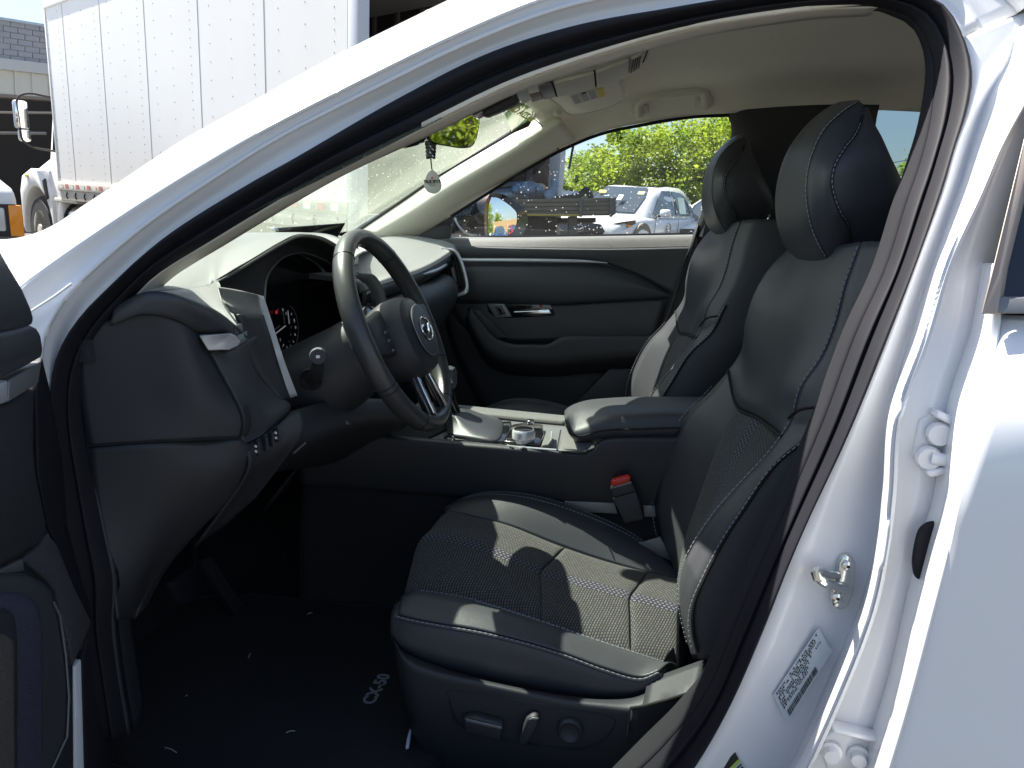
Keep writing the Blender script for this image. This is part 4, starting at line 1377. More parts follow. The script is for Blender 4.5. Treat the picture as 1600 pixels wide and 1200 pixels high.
fs = [(i * 32 + j, i * 32 + (j + 1) % 32, (i + 1) * 32 + (j + 1) % 32, (i + 1) * 32 + j) for i in range(5) for j in range(32)] + [tuple(5 * 32 + j for j in range(32)), tuple(range(31, -1, -1))]
shr = MB().add(vs, fs).build('column_shroud', M['plastic'], car)
# a recessed collar between shroud and hub
MB().lathe([(.060, -.075), (.066, -.05), (.062, -.035), (.045, -.03)], WC, AX, 28).build('column_collar', M['piano'], shr)
# stalk
hb_ = hit(shr, 487, 592, .001)
bc = hb_[0]
bn_ = hb_[1]
bo_ = MB()
bo_.lathe([(.0165, .003), (.0180, .006), (.0200, .004), (.0205, -.01)], bc, bn_, 28)
bo_.build('stalk_boot_ring', M['plastic'], shr)
MB().lathe([(.0, .002), (.016, .0025), (.0168, .003)], bc, bn_, 24).build('stalk_boot', M['seam'], shr)
kn = at(497, 557, Y=-.56)
MB().tube(catmull([bc, bc.lerp(kn, .5) + V((.004, 0, -.004)), kn + V((-.006, .012, -.004))], 14), [.011] * 10 + [.0105] * 4, 14).build('stalk', M['plastic'], shr)
ks = V((.40, -1, .02)).normalized()
stk_k = MB().lathe([(.010, -.024), (.0125, -.020), (.013, .0), (.0122, .002), (.0105, .0022), (0, .0016)], kn, ks, 28).build('stalk_knob', M['plastic'], shr)
MB().tube([kn + ks * .0005 + (V((-.9, 0, .45)).normalized() * math.cos(t) + V((.45, 0, .9)).normalized() * math.sin(t)) * .0128 for t in [(-.9 + k * .13) for k in range(20)]], .0016, 6).build('knob_edge', M['silver'], shr)
MB().prism([kn + ks * .0024 + V((1, .4, 0)).normalized() * x + V((0, 0, 1)) * y for x, y in ((-.003, -.0024), (.0012, -.0024), (.003, -.0012), (.003, .0012), (.0012, .0024), (-.003, .0024))], ks * .0004).build('lamp_symbol', M['dialwhite'], shr, False)
MB().tube(L([-.43, -.40], 540,660, 548,664), .004, 8).build('tilt_lever_tip', M['greytrim'], shr)

# ================================================================== CENTRE CONSOLE
ct0 = L(-.145, 470,665, 540,677, 614,684, 744,695, 870,705, 915,708, 928,703, 934,694, 945,688, 1052,684, 1140,684)
cb0 = L(-.125, 470,756, 540,761, 640,769, 740,776, 860,783, 900,786, 935,788, 950,790, 970,791, 1052,794, 1140,797)
con = patch('centre_console', [[p + V((0, .012, .002)) for p in ct0], ct0, [p + V((0, -.004, -.008)) for p in ct0], [a.lerp(b, .5) + V((0, -.008, 0)) for a, b in zip(ct0, cb0)], cb0, [p + V((0, .02, -.004)) for p in cb0]], 60, 25, M['plastic'], car, .006)
tag(con, 'black centre console between the seats')
lw = [p + V((0, .02, 0)) for p in cb0]
patch('console_skirt', [lw, [V((p.x, -.14, .50)) for p in lw], [V((p.x, -.17, .30)) for p in lw]], 30, 9, M['carpet'], con, .004)
MB().prism(L([-.13, -.13, -.13, -.13], 880,783, 960,786, 965,803, 905,800), V((0, .003, 0))).build('seat_rail_cover', M['greytrim'], con, True, 35, .001)
MB().prism(L([-.13] * 4, 1005,790, 1023,790, 1025,808, 1007,808), V((0, .003, 0))).build('seat_rail_cover', M['greytrim'], con, True, 35, .001)
# top tray: near lip, deck, far lip
N_ = 30
nl = catmull(L(-.145, 560,680, 614,684, 744,695, 870,705, 912,708), N_)
nl2 = [p + V((0, .022, -.002)) for p in nl]
dk1 = [p + V((0, .03, -.014)) for p in nl]
dk2 = [p + V((0, .20, -.010)) for p in nl]
fl0 = catmull(L(.085, 640,642, 700,647, 760,653, 820,659, 884,665), N_)
fl1 = catmull(L(.105, 650,634, 710,639, 770,645, 830,651, 890,657), N_)
fl2 = [p + V((0, .03, -.003)) for p in fl1]
patch('console_deck', [nl, nl2, dk1, dk2, fl0], N_, 9, M['greytrim'], con, .003, spread=False, straight=True, look=V((0, 0, 3)))
patch('console_far_lip', [fl0, [a.lerp(b, .5) + V((0, -.004, .004)) for a, b in zip(fl0, fl1)], fl1, fl2, [p + V((0, .02, -.2)) for p in fl2]], N_, 13, M['dash'], con, .003, spread=False)
MB().tube([p + V((0, .002, .001)) for p in fl1], .002, 6).build('lip_gap', M['seam'], con)


def dz(px, py, o=0.0, z=.700):
    """a point on the console deck"""
    return at(px, py, Z=z + o)


MB().prism([dz(x, y, .002) for x, y in ((596,676),(640,648),(692,652),(700,672),(660,690),(612,684))], V((0, 0, .004))).build('cup_tray', M['seam'], con, True, 35, .002)
MB().prism([dz(x, y, .0) for x, y in ((700,690),(790,694),(802,652),(770,644),(735,642))], V((0, 0, .006))).build('shift_plate', M['piano'], con, True, 35, .002)
MB().tube([dz(x, y, .006) for x, y in ((560,681),(700,691),(790,697),(880,704))], .0022, 6).build('deck_trim', M['silver'], con)
# shifter boot and lever
bo0 = [dz(x, y, .004) for x, y in ((705,684),(745,690),(780,691),(788,672),(784,656),(750,648),(716,648),(702,662))]
cxb = sum(bo0, V((0, 0, 0))) / 8
rows = []
for sc_, h, tw in ((1.0, 0, 0), (.98, .008, .05), (.84, .014, .0), (.70, .020, .08), (.5, .028, .0), (.34, .036, .06)):
    r = []
    for k, p in enumerate(bo0):
        d = (p - cxb) * (sc_ * (1 + (.22 if k % 2 else -.20) * (1 - sc_) * 2.2))
        r.append(cxb + d + V((-.05 * h / .036, 0, h)))
    rows.append(r)
rl = [[rows[i][k] for i in range(6)] for k in range(8)]
ring_loft('shifter_boot', rl, 14, 25, M['leather_plain'], con, caps=True)
lv = cxb + V((-.05, 0, .034))
MB().tube([lv, lv + V((-.012, 0, .03)), lv + V((-.02, 0, .065))], [.010, .011, .012], 14).build('shift_lever', M['piano'], con)
MB().box(lv + V((-.022, 0, .085)), (.045, .042, .055), None, .014).build('shift_knob', M['leather_plain'], con)
# rotary controller
rc = dz(818, 690, .006)
plate = MB().prism([dz(x, y, .001) for x, y in ((786,694),(800,668),(822,664),(848,668),(850,684),(842,699),(812,697))], V((0, 0, .008)))
plate.build('controller_plate', M['piano'], con, True, 35, .003)
kn_ = MB().lathe([(.022, 0), (.0225, .007), (.0255, .009), (.0255, .022), (.0245, .026), (.0225, .0285), (0, .0290)], rc, (0, 0, 1), 36).build('control_knob', M['silver'], con)
MB().lathe([(0, .0302), (.020, .0298), (.022, .0285)], rc, (0, 0, 1), 30).build('knob_top', M['piano'], con)
MB().lathe([(.008, 0), (.009, .003), (.009, .009), (.007, .011), (0, .0115)], dz(829, 663, .02), (0, 0, 1), 24).build('volume_knob', M['chrome'], con)
MB().lathe([(.011, 0), (.012, .006), (.010, .009), (0, .0095)], dz(702, 688, .004), (0, 0, 1), 20).build('engine_knob', M['chrome'], con)
MB().prism([dz(x, y, .003) for x, y in ((848,694),(854,676),(863,679),(862,692),(856,701),(846,701))], V((0, 0, .009))).build('palm_rest_edge', M['dash'], con, True, 35, .003)
for x in (748, 762, 776, 792, 812):
    MB().prism([dz(a, b, .003) for a, b in ((x, 693 + (x - 748) * .07), (x + 10, 694 + (x - 748) * .07), (x + 11, 699 + (x - 748) * .07), (x + 1, 698 + (x - 748) * .07))], V((0, 0, .004))).build('console_button', M['piano'], con, True, 35, .0015)
MB().prism([dz(x, y, .004) for x, y in ((874,706),(880,670),(884,666),(930,690),(915,708))], V((0, 0, .004))).build('bin_lid', M['dash'], con, True, 35, .002)
MB().tube([dz(x, y, .009) for x, y in ((870,704),(876,672))], .0015, 6).build('bin_gap', M['seam'], con)
# armrest
a0 = L(-.13, 884,664, 890,680, 900,688, 936,686, 1000,685, 1060,684, 1150,684)
a1 = L(-.14, 883,657, 889,676, 905,681, 940,673, 1000,670, 1080,668, 1150,668)
a2 = L(-.125, 884,652, 893,668, 910,664, 945,652, 1000,647, 1080,645, 1150,646)
a3 = L(-.04, 882,647, 889,644, 910,636, 950,631, 1000,629, 1080,628, 1150,629)
a4 = L(.10, 882,643, 890,636, 915,627, 950,623, 985,621, 1080,621, 1150,622)
a5 = [p + V((0, .01, -.05)) for p in a4]
a6 = [p + V((0, .1, -.03)) for p in a0]
arm = ring_loft('armrest', [a0, a1, a2, a3, a4, a5, a6], 40, 36, M['leather'], con)
tag(arm, 'padded centre armrest')
MB().tube([p + V((0, -.002, 0)) for p in catmull(a1[1:], 30)], .0018, 6).build('armrest_seam', M['seam'], con)
# seat belt buckle
bk = MB()
bk.prism(L([-.180] * 4, 953,762, 986,752, 995,768, 958,778), V((0, .022, 0)))
bk_ = bk.build('belt_buckle', M['plastic'], car, True, 35, .003)
MB().prism(L([-.184] * 8, 954,757, 957,751, 968,747, 982,744, 986,747, 984,753, 972,757, 957,760), V((0, .016, 0))).build('release_button', M['red'], bk_, True, 35, .002)
MB().prism(L([-.180] * 4, 957,779, 995,768, 1006,812, 976,818), V((0, .018, 0))).build('buckle_stalk', M['plastic'], bk_, True, 35, .003)
MB().prism(L([-.182] * 4, 953,762, 986,752, 987,755, 954,764), V((0, .003, 0))).build('buckle_edge', M['greytrim'], bk_, False)
MB().prism(L([-.16] * 4, 994,850, 1032,839, 1052,878, 1004,857), V((0, .006, 0))).build('seat_side_trim', M['greytrim'], car, True, 35, .001)

# ================================================================== PASSENGER DOOR
PY = .745


def D(o, *p):
    return L(PY - o, *p)
wsill = L(.765, 628,381, 690,371, 800,370.5, 950,368.5, 1092,366)
pd = patch('passenger_door', [wsill, D(.012, 628,383, 690,374, 800,373, 950,371, 1092,369), D(.036, 628,392, 690,385, 800,387, 950,389, 1088,386)], 50, 13, M['dash'], car, .006)
patch('door_upper_panel', [D(.036, 628,391.5, 690,384.5, 800,386.5, 950,388.5, 1088,385.5), D(.041, 628,394, 690,387, 800,389, 950,391, 1086,389), D(.040, 628,404, 690,398, 800,398, 950,402, 1076,410), D(.030, 628,412, 690,410, 800,410, 930,413, 1000,432, 1058,462)], 50, 16, M['leather'], pd, .006)  # darker material than the sill, painting in the shade below the sunlit band
tag(pd, 'black inner panel of the closed passenger door')
MB().tube([p + V((0, -.004, .002)) for p in wsill], .004, 6).build('window_seal', M['rubber'], pd)
sv0 = D(.043, 690,403, 800,403.5, 870,404.5, 915,406, 949,410)
sv1 = D(.043, 690,410, 800,410, 870,410.5, 915,411, 949,411.5)
patch('silver_strip', [sv0, [a.lerp(b, .5) + V((0, -.005, 0)) for a, b in zip(sv0, sv1)], sv1], 20, 7, M['silver'], pd, .003)
patch('padded_panel', [D(.026, 690,411, 800,411, 930,413, 994,428, 1046,458), D(.040, 690,420, 800,420, 920,422, 985,436, 1044,460), D(.046, 690,445, 800,446, 900,446, 985,448, 1044,461), D(.036, 690,468, 800,470, 862,473, 952,468, 1045,464), D(.010, 690,474, 800,476, 862,476, 952,472, 1046,466)], 40, 21, M['leather_plain'], pd, .004)
patch('cloth_insert', [D(.012, 700,470, 800,474, 862,476, 952,471, 1044,466), D(.014, 720,500, 800,505, 880,505, 960,500, 1034,495), D(.012, 760,522, 800,532, 870,531, 960,530, 1022,528)], 30, 9, M['leather'], pd, .004)
patch('door_rear_edge', [L([.73, .73, .735, .74], 1098,330, 1083,372, 1056,462, 990,640), L([.70, .70, .70, .70], 1086,376, 1070,410, 1045,490, 985,640)], 20, 3, M['plastic'], pd, .004)
MB().tube(L([.70, .70, .70], 1084,378, 1057,462, 1003,618), .003, 6).build('door_edge_seal', M['rubber'], pd)
MB().tube(D(.034, 949,411, 994,427, 1046,457), .0022, 6).build('panel_seam', M['seam'], pd)
MB().tube(D(.010, 1044,462, 1036,495, 1024,530), .002, 6).build('panel_seam', M['seam'], pd)
hz_ = MB().prism(D(.014, 760,474, 772,472, 852,470, 860,475, 868,490, 864,494, 808,497, 775,498, 763,488), V((0, .012, 0))).build('handle_recess', M['piano'], pd, True, 35, .002)
MB().prism(D(.018, 760,474, 786,472, 800,495, 774,497), V((0, .008, 0))).build('lock_plate', M['greytrim'], pd, True, 35, .002)
MB().prism(D(.022, 773,479, 783,477, 790,490, 780,492), V((0, .006, 0))).build('lock_button', M['piano'], pd, True, 35, .002)
MB().tube(D(.024, 776,481, 782,480, 787,489, 781,490, 776,481), .001, 5).build('lock_button_edge', M['greytrim'], pd)
MB().prism(D(.030, 801,487, 840,485, 857,482, 862,490, 850,491, 808,491), V((0, .010, 0))).build('door_handle', M['chrome'], pd, True, 35, .002)
MB().prism(D(.020, 843,472, 847,472, 847,480, 843,480), V((0, .008, 0))).build('lock_tab', M['red'], pd, True, 35, .001)
patch('armrest_pull', [D(.03, 731,482, 745,505, 762,530, 780,543, 800,547, 856,547, 876,532, 940,531, 1022,530), D(.075, 736,481, 752,500, 775,527, 800,537, 830,538, 856,538, 878,526, 940,525, 1024,524), D(.085, 733,486, 748,512, 768,538, 790,548, 820,549, 858,549, 885,540, 950,538, 1020,537), D(.08, 728,495, 742,525, 762,553, 790,566, 830,570, 870,570, 900,565, 960,560, 1012,556), D(.02, 728,510, 742,540, 760,568, 790,583, 830,588, 870,588, 900,585, 960,580, 1006,575)], 40, 21, M['plastic'], pd, .004)
MB().prism(D(.082, 739,486, 748,484, 790,526, 776,530, 757,512), V((0, .006, 0))).build('pull_panel', M['plastic'], pd, True, 35, .002)
lowp = [D(-.01, 690,470, 700,520, 720,575, 760,650, 800,700), D(.0, 760,540, 790,580, 830,600, 850,650, 860,700), D(-.005, 900,560, 930,575, 930,610, 925,650, 920,700), D(-.01, 1030,530, 1010,570, 995,620, 985,650, 980,700)]
patch('door_lower_panel', lowp, 20, 13, M['plastic'], pd, .004)
MB().prism(D(.05, 952,576, 1004,576, 985,650, 880,650), V((0, .05, 0))).build('door_pocket', M['plastic'], pd, True, 35, .006)

MB().prism(D(-.03, 560,384, 1092,369, 1076,400, 960,720, 560,760), V((0, .02, 0))).build('door_core', M['plastic'], pd, False)
# ================================================================== CEILING FITTINGS
oc = MB()
def hp2(px, py, Y, o=0.0):
    return at(px, py, Y=Y)
# overhead console along the middle
k0 = L([.10] * 5, 800,160, 830,157, 872,150, 936,136, 985,117) + L([.10], 1012,92)
k1 = L([-.10] * 5, 780,128, 806,128, 850,117, 925,96, 985,73) + L([-.10], 1016,58)
ohc = patch('overhead_console', [[p + V((0, .012, .03)) for p in k0], k0, [a.lerp(b, .5) + V((0, 0, -.008)) for a, b in zip(k0, k1)], k1, [p + V((0, -.012, .03)) for p in k1]], 30, 17, M['pillar'], car, .004)
tag(ohc, 'beige overhead console with map lamps, lidded panels and a grille')
def OQ(name, pts, mtl, o=.002, bev=.0012, ys_=None):
    return sticker(name, ohc, pts, mtl, ohc, .0005, .004 + o * .4, bev)
YA, YB = .078, -.05
lw_ = mat('map_lamp_white', (.78, .74, .68), .3)
OQ('map_lamp', ((804,138),(822,133),(831,150),(822,156),(815,157)), M['lens'], .006, .0015, (YB, YB, YA, YA, YA))
OQ('map_lamp', ((823,133),(839,130),(842,138),(826,142)), lw_, .006, .001, (YB, YB, .03, .03))
OQ('map_lamp_switch', ((826,142),(842,138),(848,150),(831,155)), mat('brown_switch', (.22, .17, .15), .4), .006, .001, (.03, .03, YA, YA))
OQ('console_cover', ((841,130),(861,126),(868,147),(849,151)), M['greytrim'], .005, .001, (YB, YB, YA, YA))
OQ('console_lid', ((865,125),(927,109),(929,132),(871,146)), M['pillar'], .009, .0015, (YB, YB, YA, YA))
OQ('console_lid', ((930,108),(981,90),(980,111),(931,131)), M['pillar'], .009, .0015, (YB, YB, YA, YA))
gr = OQ('microphone_grille', ((985,88),(1000,80),(996,101),(981,111)), M['pillar'], .006, .001, (YB, YB, YA, YA))
for k in range(4):
    for j in range(5):
        u0, v0 = .08 + k * .24, .06 + j * .19
        def gq(u, v):
            a = V((985, 88, 0)).lerp(V((1000, 80, 0)), u); b = V((981, 111, 0)).lerp(V((996, 101, 0)), u)
            p = a.lerp(b, v)
            return p.x, p.y
        sticker('grille_hole', ohc, [gq(u0, v0), gq(u0 + .13, v0), gq(u0 + .13, v0 + .13), gq(u0, v0 + .13)], M['seam'], ohc, .008, .0006)
for q_ in (((848, 121), (880, 113), (930, 99), (975, 79)), ((862, 125), (866, 136), (870, 148)), ((928, 108), (929, 120), (930, 132)), ((1003, 95), (1009, 80), (1013, 66))):
    MB().tube([hit(ohc, x, y, .004)[0] for x, y in q_ if hit(ohc, x, y)], .0016, 6).build('console_gap', M['seam'], ohc)
# passenger sun visor
vz = [L([.13, .30, .43], 870,148, 857,152, 886,178), L([.13, .30, .43], 905,144, 905,160, 908,177), L([.13, .30, .43], 945,133, 948,148, 954,166), L([.13, .28, .40], 973,122, 978,138, 972,158)]
vz = [L([.12, .20, .34, .46, .48], 845,140, 857,152, 872,164, 885,177, 892,178.5), L([.12, .20, .32, .45, .47], 872,140, 886,152, 898,164, 910,176, 915,176.5), L([.12, .20, .32, .44, .46], 920,130, 930,142, 940,154, 950,166, 954,166), L([.12, .20, .30, .41, .44], 962,120, 970,128, 976,140, 974,152, 970,158)]
vis = patch('sun_visor', vz, 16, 13, M['headliner'], car, .014, look=V((0, 0, .5)))
tag(vis, 'folded beige passenger sun visor with a white warning label')
MB().tube(catmull([p for p in vz[0]] , 20) + catmull([r[-1] for r in vz], 20), .003, 6).build('visor_edge', M['pillar'], vis)
def vq(u, v):
    a = V((889, 149)).lerp(V((942, 136)), u); b = V((898, 163)).lerp(V((946, 149)), u)
    p = a.lerp(b, v)
    return p.x, p.y
def vbox(name, u0, v0, u1, v1, m_, lf):
    return sticker(name, vis, [vq(u0, v0), vq(u1, v0), vq(u1, v1), vq(u0, v1)], m_, vis, lf, .0004)
vbox('visor_label', 0, 0, .80, 1, M['paper'], .0015)
vbox('visor_label', .81, 0, 1.0, 1, M['yellow'], .0015)
for j in range(7):
    for u in (.05, .30, .55):
        vbox('label_print', u, .1 + j * .12, u + .2, .145 + j * .12, M['greytrim'], .0026)
vbox('label_symbol', .36, -.02, .50, .12, M['black'], .0026)
MB().lathe([(.012, 0), (.012, .012), (.008, .016), (0, .017)], at(872, 172, Y=.47), (0, -.2, -1), 16).build('visor_clip', M['pillar'], vis)
# grab handle over the passenger window
gh = catmull(L([.565, .545, .53, .525, .525, .525, .53, .545, .565], 1000,178, 999,162, 1012,152, 1035,147, 1060,143.5, 1085,141, 1099,142.5, 1102,152, 1101,164), 44)
g_ = MB().tube(gh, [.015] * 3 + [.0125] * 38 + [.015] * 3, 12, True, 1.3).build('grab_handle', M['pillar'], car)
tag(g_, 'beige grab handle above the passenger window')
MB().box(at(1000, 172, Y=.56), (.05, .02, .03), None, .008).build('handle_foot', M['pillar'], g_)
MB().box(at(1101, 160, Y=.56), (.05, .02, .03), None, .008).build('handle_foot', M['pillar'], g_)
MB().box(at(1452, 158, Y=.50), (.03, .03, .03), None, .01).build('coat_hook', M['pillar'], car)

# ---------------------------------------------------------------- inside mirror, camera housing
mp_ = [(669,212),(676,199),(690,194),(712,184),(722,179),(741,181),(747,185),(747,195),(741,221),(735,228),(722,230),(700,227),(680,223),(672,218)]
MY = .02
mc = at(708, 206, Y=MY)
mn = V((.80, -.52, -.090)).normalized()


def mq(px, py, o=0.0):
    return ip(px, py, mc, mn) + mn * o


mg = catmull([mq(x, y) for x, y in mp_] + [mq(*mp_[0])], 49)[:-1]
cg = sum(mg, V((0, 0, 0))) / 48
rows = [[cg + (p - cg) * s + mn * d for p in mg] for s, d in ((.55, -.034), (.85, -.028), (1.05, -.012), (1.075, -.001), (1.02, .0025))]
vs = [p for r in rows for p in r]
fs = [(i * 48 + j, i * 48 + (j + 1) % 48, (i + 1) * 48 + (j + 1) % 48, (i + 1) * 48 + j) for i in range(4) for j in range(48)] + [tuple(range(47, -1, -1))]
im = MB().add(vs, fs).build('inside_mirror', M['piano'], car)
tag(im, 'rear view mirror reflecting the trees')
MB().add([p + mn * .0022 for p in mg], [tuple(range(48))]).build('mirror_glass', M['mirror'], im, False)
cm = MB()
cm.tube([mc - mn * .03, mc - mn * .05 + V((-.02, 0, .03)), V((-.47, .0, 1.452))], [.012, .012, .016], 12)
cm.build('mirror_stem', M['piano'], im)
MB().tube(catmull([mq(630, 216, -.03), mq(650, 216, -.04), mq(675, 210, -.04)], 10), [.010, .016, .018, .02, .022, .022, .022, .022, .02, .02], 12).build('mirror_back', M['piano'], im)
MB().box(at(779, 158, Y=-.10), (.078, .055, .042), Matrix.Rotation(-.35, 3, 'Y') @ Matrix.Rotation(.1, 3, 'X'), .008).build('camera_housing', M['plastic'], car)
MB().box(at(765, 157, Y=-.13), (.09, .09, .028), Matrix.Rotation(-.43, 3, 'Y'), .006).build('camera_cover', M['piano'], car)

GOLD = mat('gold_lettering', (.85, .78, .45), .5)
t_, N_g, K_g = nodes_of(GOLD)
tl_ = N_g.new('ShaderNodeBsdfTranslucent'); tl_.inputs[0].default_value = (.85, .80, .48, 1)
mx_ = N_g.new('ShaderNodeMixShader'); mx_.inputs[0].default_value = .8
K_g.new(N_g['Principled BSDF'].outputs[0], mx_.inputs[1]); K_g.new(tl_.outputs[0], mx_.inputs[2]); K_g.new(mx_.outputs[0], N_g['Material Output'].inputs[0])
# green shade band with dealer lettering, read from behind the glass
q00 = at(790, 158, Y=.08); q10 = at(831, 178, Y=.50)
bandp = [at(768, 150, Y=.10), at(800, 150, Y=.12), at(820, 160, Y=.36), at(836, 177, Y=.52), at(828, 189, Y=.55), at(798, 206, Y=.58), at(792, 190, Y=.50), at(786, 175, Y=.30)]
bm2 = MB()
bm2.add([p + V((.004, 0, -.004)) for p in bandp], [tuple(range(len(bandp)))])
sbnd = bm2.build('shade_band', M['shade_band'], wsh, False)
lx = (at(829, 185, Y=.50) - at(797, 166, Y=.16))
lettering('glass_lettering', 'MAZDA CERTIFIED', .026, at(799, 164, Y=.19) + V((.012, 0, -.012)), lx, V((.82, 0, .57)), GOLD, wsh, True, .0008, .0003, 2.7)
# black dot border at the corner of the glass
MB().prism([at(834, 178, Y=.505), at(838, 178, Y=.525), at(826, 198, Y=.553), at(800, 209, Y=.572), at(798, 205, Y=.57), at(822, 193, Y=.54)], V((-.003, 0, .002))).build('glass_border', M['black'], wsh, False)

# ================================================================== PASSENGER SIDE DOOR MIRROR (outside the glass)
oy = 1.0
mo = [(769,307),(778,308),(790,315),(802,324),(810,333),(810,345),(807,357),(800,366),(764,366),(763,345),(764,322)]
mcx = at(788, 338, Y=oy)
mnn = V((.88, -.47, .03)).normalized()


def oq(px, py, o=0.0):
    return ip(px, py, mcx, mnn) + mnn * o


ring_ = catmull([oq(x, y, .0) for x, y in ((766,302),(784,303),(806,315),(822,330),(825,345),(820,360),(812,372),(760,374),(757,345),(758,318),(766,302))], 41)[:-1]
gl_ = catmull([oq(x, y, -.004) for x, y in mo + [mo[0]]], 41)[:-1]
cg = sum(ring_, V((0, 0, 0))) / 40
out_ = [p - mnn * .03 for p in ring_]
bk1 = [cg + (p - cg) * .90 - mnn * .09 + V((-.0, -.02, 0)) for p in ring_]
bk2 = [cg + (p - cg) * .62 - mnn * .16 + V((0, -.05, -.01)) for p in ring_]
vs = gl_ + ring_ + out_ + bk1 + bk2
fs = [(i * 40 + j, i * 40 + (j + 1) % 40, (i + 1) * 40 + (j + 1) % 40, (i + 1) * 40 + j) for i in range(4) for j in range(40)] + [tuple(4 * 40 + j for j in range(40))]
om = MB().add(vs, fs).build('door_mirror', M['piano'], car)
tag(om, 'passenger side door mirror in gloss black, reflecting parked cars')
gc_ = sum(gl_, V((0, 0, 0))) / 40
rw_ = [[gc_ + (p - gc_) * s + mnn * (.0045 - ((p - gc_) * s).length_squared / 1.5) for p in gl_] for s in (.02, .2, .4, .6, .8, .97)]
MB().add([p for r in rw_ for p in r], [(i * 40 + j, i * 40 + (j + 1) % 40, (i + 1) * 40 + (j + 1) % 40, (i + 1) * 40 + j) for i in range(5) for j in range(40)]).build('mirror_glass', M['mirror'], om)
arm_ = [at(708, 345, Y=.84), at(712, 335, Y=.85), at(735, 320, Y=.90), at(764, 305, Y=.97), at(766, 345, Y=.97), at(762, 368, Y=.97), at(730, 366, Y=.90), at(708, 366, Y=.84)]
MB().prism(arm_, V((-.06, .03, 0))).build('mirror_foot', M['piano'], om, True, 35, .012)
MB().tube(catmull([at(710, 340, Y=.845), at(716, 352, Y=.85), at(728, 364, Y=.87), at(760, 368, Y=.96)], 16), .004, 8).build('mirror_foot_trim', M['silver'], om)

# ================================================================== FOOTWELL
ap_ = [at(x, y, X=-.86) for x, y in ((311, 876), (328, 868), (366, 944), (358, 966))]
pe = MB().prism([p + V((.02 * i, 0, 0)) for i, p in zip((0, 0, 1, 1), ap_)], V((-.02, 0, 0))).build('accelerator_pedal', M['rubber'], car, True, 35, .004)
for k in range(4):
    t = .15 + k * .23
    MB().tube([ap_[0].lerp(ap_[1], t) + V((.002, 0, 0)), ap_[3].lerp(ap_[2], t) + V((.022, 0, 0))], .0025, 6).build('pedal_rib', M['plastic'], pe)
bp_ = [at(x, y, X=-.80) for x, y in ((270, 912), (300, 885), (313, 900), (314, 935), (285, 945))]
MB().prism(bp_, V((-.02, 0, 0))).build('brake_pedal', M['rubber'], car, True, 35, .006)
MB().tube([at(295, 900, X=-.83), at(300, 840, X=-.95)], .012, 8).build('pedal_arm', M['plastic'], car)
sill = [[V((-.78, -.845, .31)), V((-.2, -.85, .31)), V((.35, -.85, .31))], [V((-.78, -.845, .345)), V((-.2, -.85, .345)), V((.35, -.85, .345))], [V((-.78, -.77, .345)), V((-.2, -.77, .345)), V((.35, -.77, .345))], [V((-.78, -.76, .29)), V((-.2, -.76, .29)), V((.35, -.76, .29))]]
patch('sill_plate', sill, 12, 7, M['plastic'], car, .004, straight=True)

# ================================================================== THE OPEN DRIVER DOOR
d0 = V((-.70, -.865, 0)); dd = V((.17, -.985, 0)).normalized(); dn = V((.985, .17, 0)).normalized()


def dq(px, py, o=0.0):
    return ip(px, py, d0 + dn * o, dn)


far = dd * .80


def dpoly(name, pts, o, mtl, parent, depth=.03, bev=.006, ext=True):
    """a piece of the inner panel; pts run from the top left corner round the visible right edge to the bottom left"""
    q = [dq(x, y, o) for x, y in pts]
    if ext:
        a, b = q[0], q[-1]
        q = [a + dd * .75] + q + [b + dd * .75]
    return MB().prism(q, dn * -depth).build(name, mtl, parent, True, 35, bev)


drv = dpoly('driver_door', ((-5,600),(57,612),(57,704),(60,740),(70,788),(76,818),(90,851),(117,917),(144,972),(115,1041),(117,1320),(-5,1320)), -.012, M['plastic'], car, .05, .003)
tag(drv, 'open driver door seen edge on, with grained trim, armrest and pocket')
sk_ = MB().prism([dq(117, 1042, -.022), dq(128, 1028, -.022), dq(136, 1320, -.022), dq(119, 1320, -.022)], dn * -.03).build('door_edge', M['jamb'], drv, True, 35, .003)
fe = MB().prism([dq(66, 558, -.014), dq(90, 659, -.05), dq(118, 800, -.05), dq(150, 985, -.04), dq(144, 972, -.012), dq(117, 917, -.010), dq(90, 851, -.008), dq(76, 818, -.006), dq(60, 740, -.004), dq(57, 614, -.004), dq(64, 575, -.006)], dn * -.01).build('door_front_edge', M['rubber'], drv, True, 35, .002)
MB().prism([dq(144, 972, -.024), dq(152, 985, -.024), dq(172, 1120, -.024), dq(180, 1320, -.024), dq(136, 1320, -.024), dq(129, 1028, -.024)], dn * -.01).build('door_front_edge', M['rubber'], drv, True, 35, .002)
ob = MB().prism([d0 + dn * -.12 + V((.02, 0, .28)), d0 + dn * -.12 + V((.02, 0, 1.02)), d0 + dn * -.12 + dd * 1.0 + V((0, 0, 1.04)), d0 + dn * -.12 + dd * 1.0 + V((0, 0, .28))], dn * -.03).build('door_skin', M['paint'], drv, True, 35, .01)
dpoly('upper_trim', ((-5,380),(0,388),(18,420),(37,452),(50,482),(55,500),(51,508),(30,515),(-5,522)), .014, M['leather'], drv, .04, .004)
dpoly('armrest_ledge', ((-5,522),(30,515),(52,508),(61,511),(67,525),(71,552),(66,560),(40,575),(-5,599)), .020, M['leather'], drv, .05, .006)
dpoly('trim_strip', ((14,594),(66,563),(61,599),(13,629)), .013, M['greytrim'], drv, .02, .002, False)
dpoly('trim_strip', ((-5,601),(14,593),(14,628),(-5,635)), .018, M['silver'], drv, .02, .003, True)
dpoly('lower_trim', ((-5,632),(14,628),(60,600),(57,620),(57,704),(60,740),(70,788),(76,818),(73,842),(63,851),(-5,892)), .006, M['plastic'], drv, .04, .008)
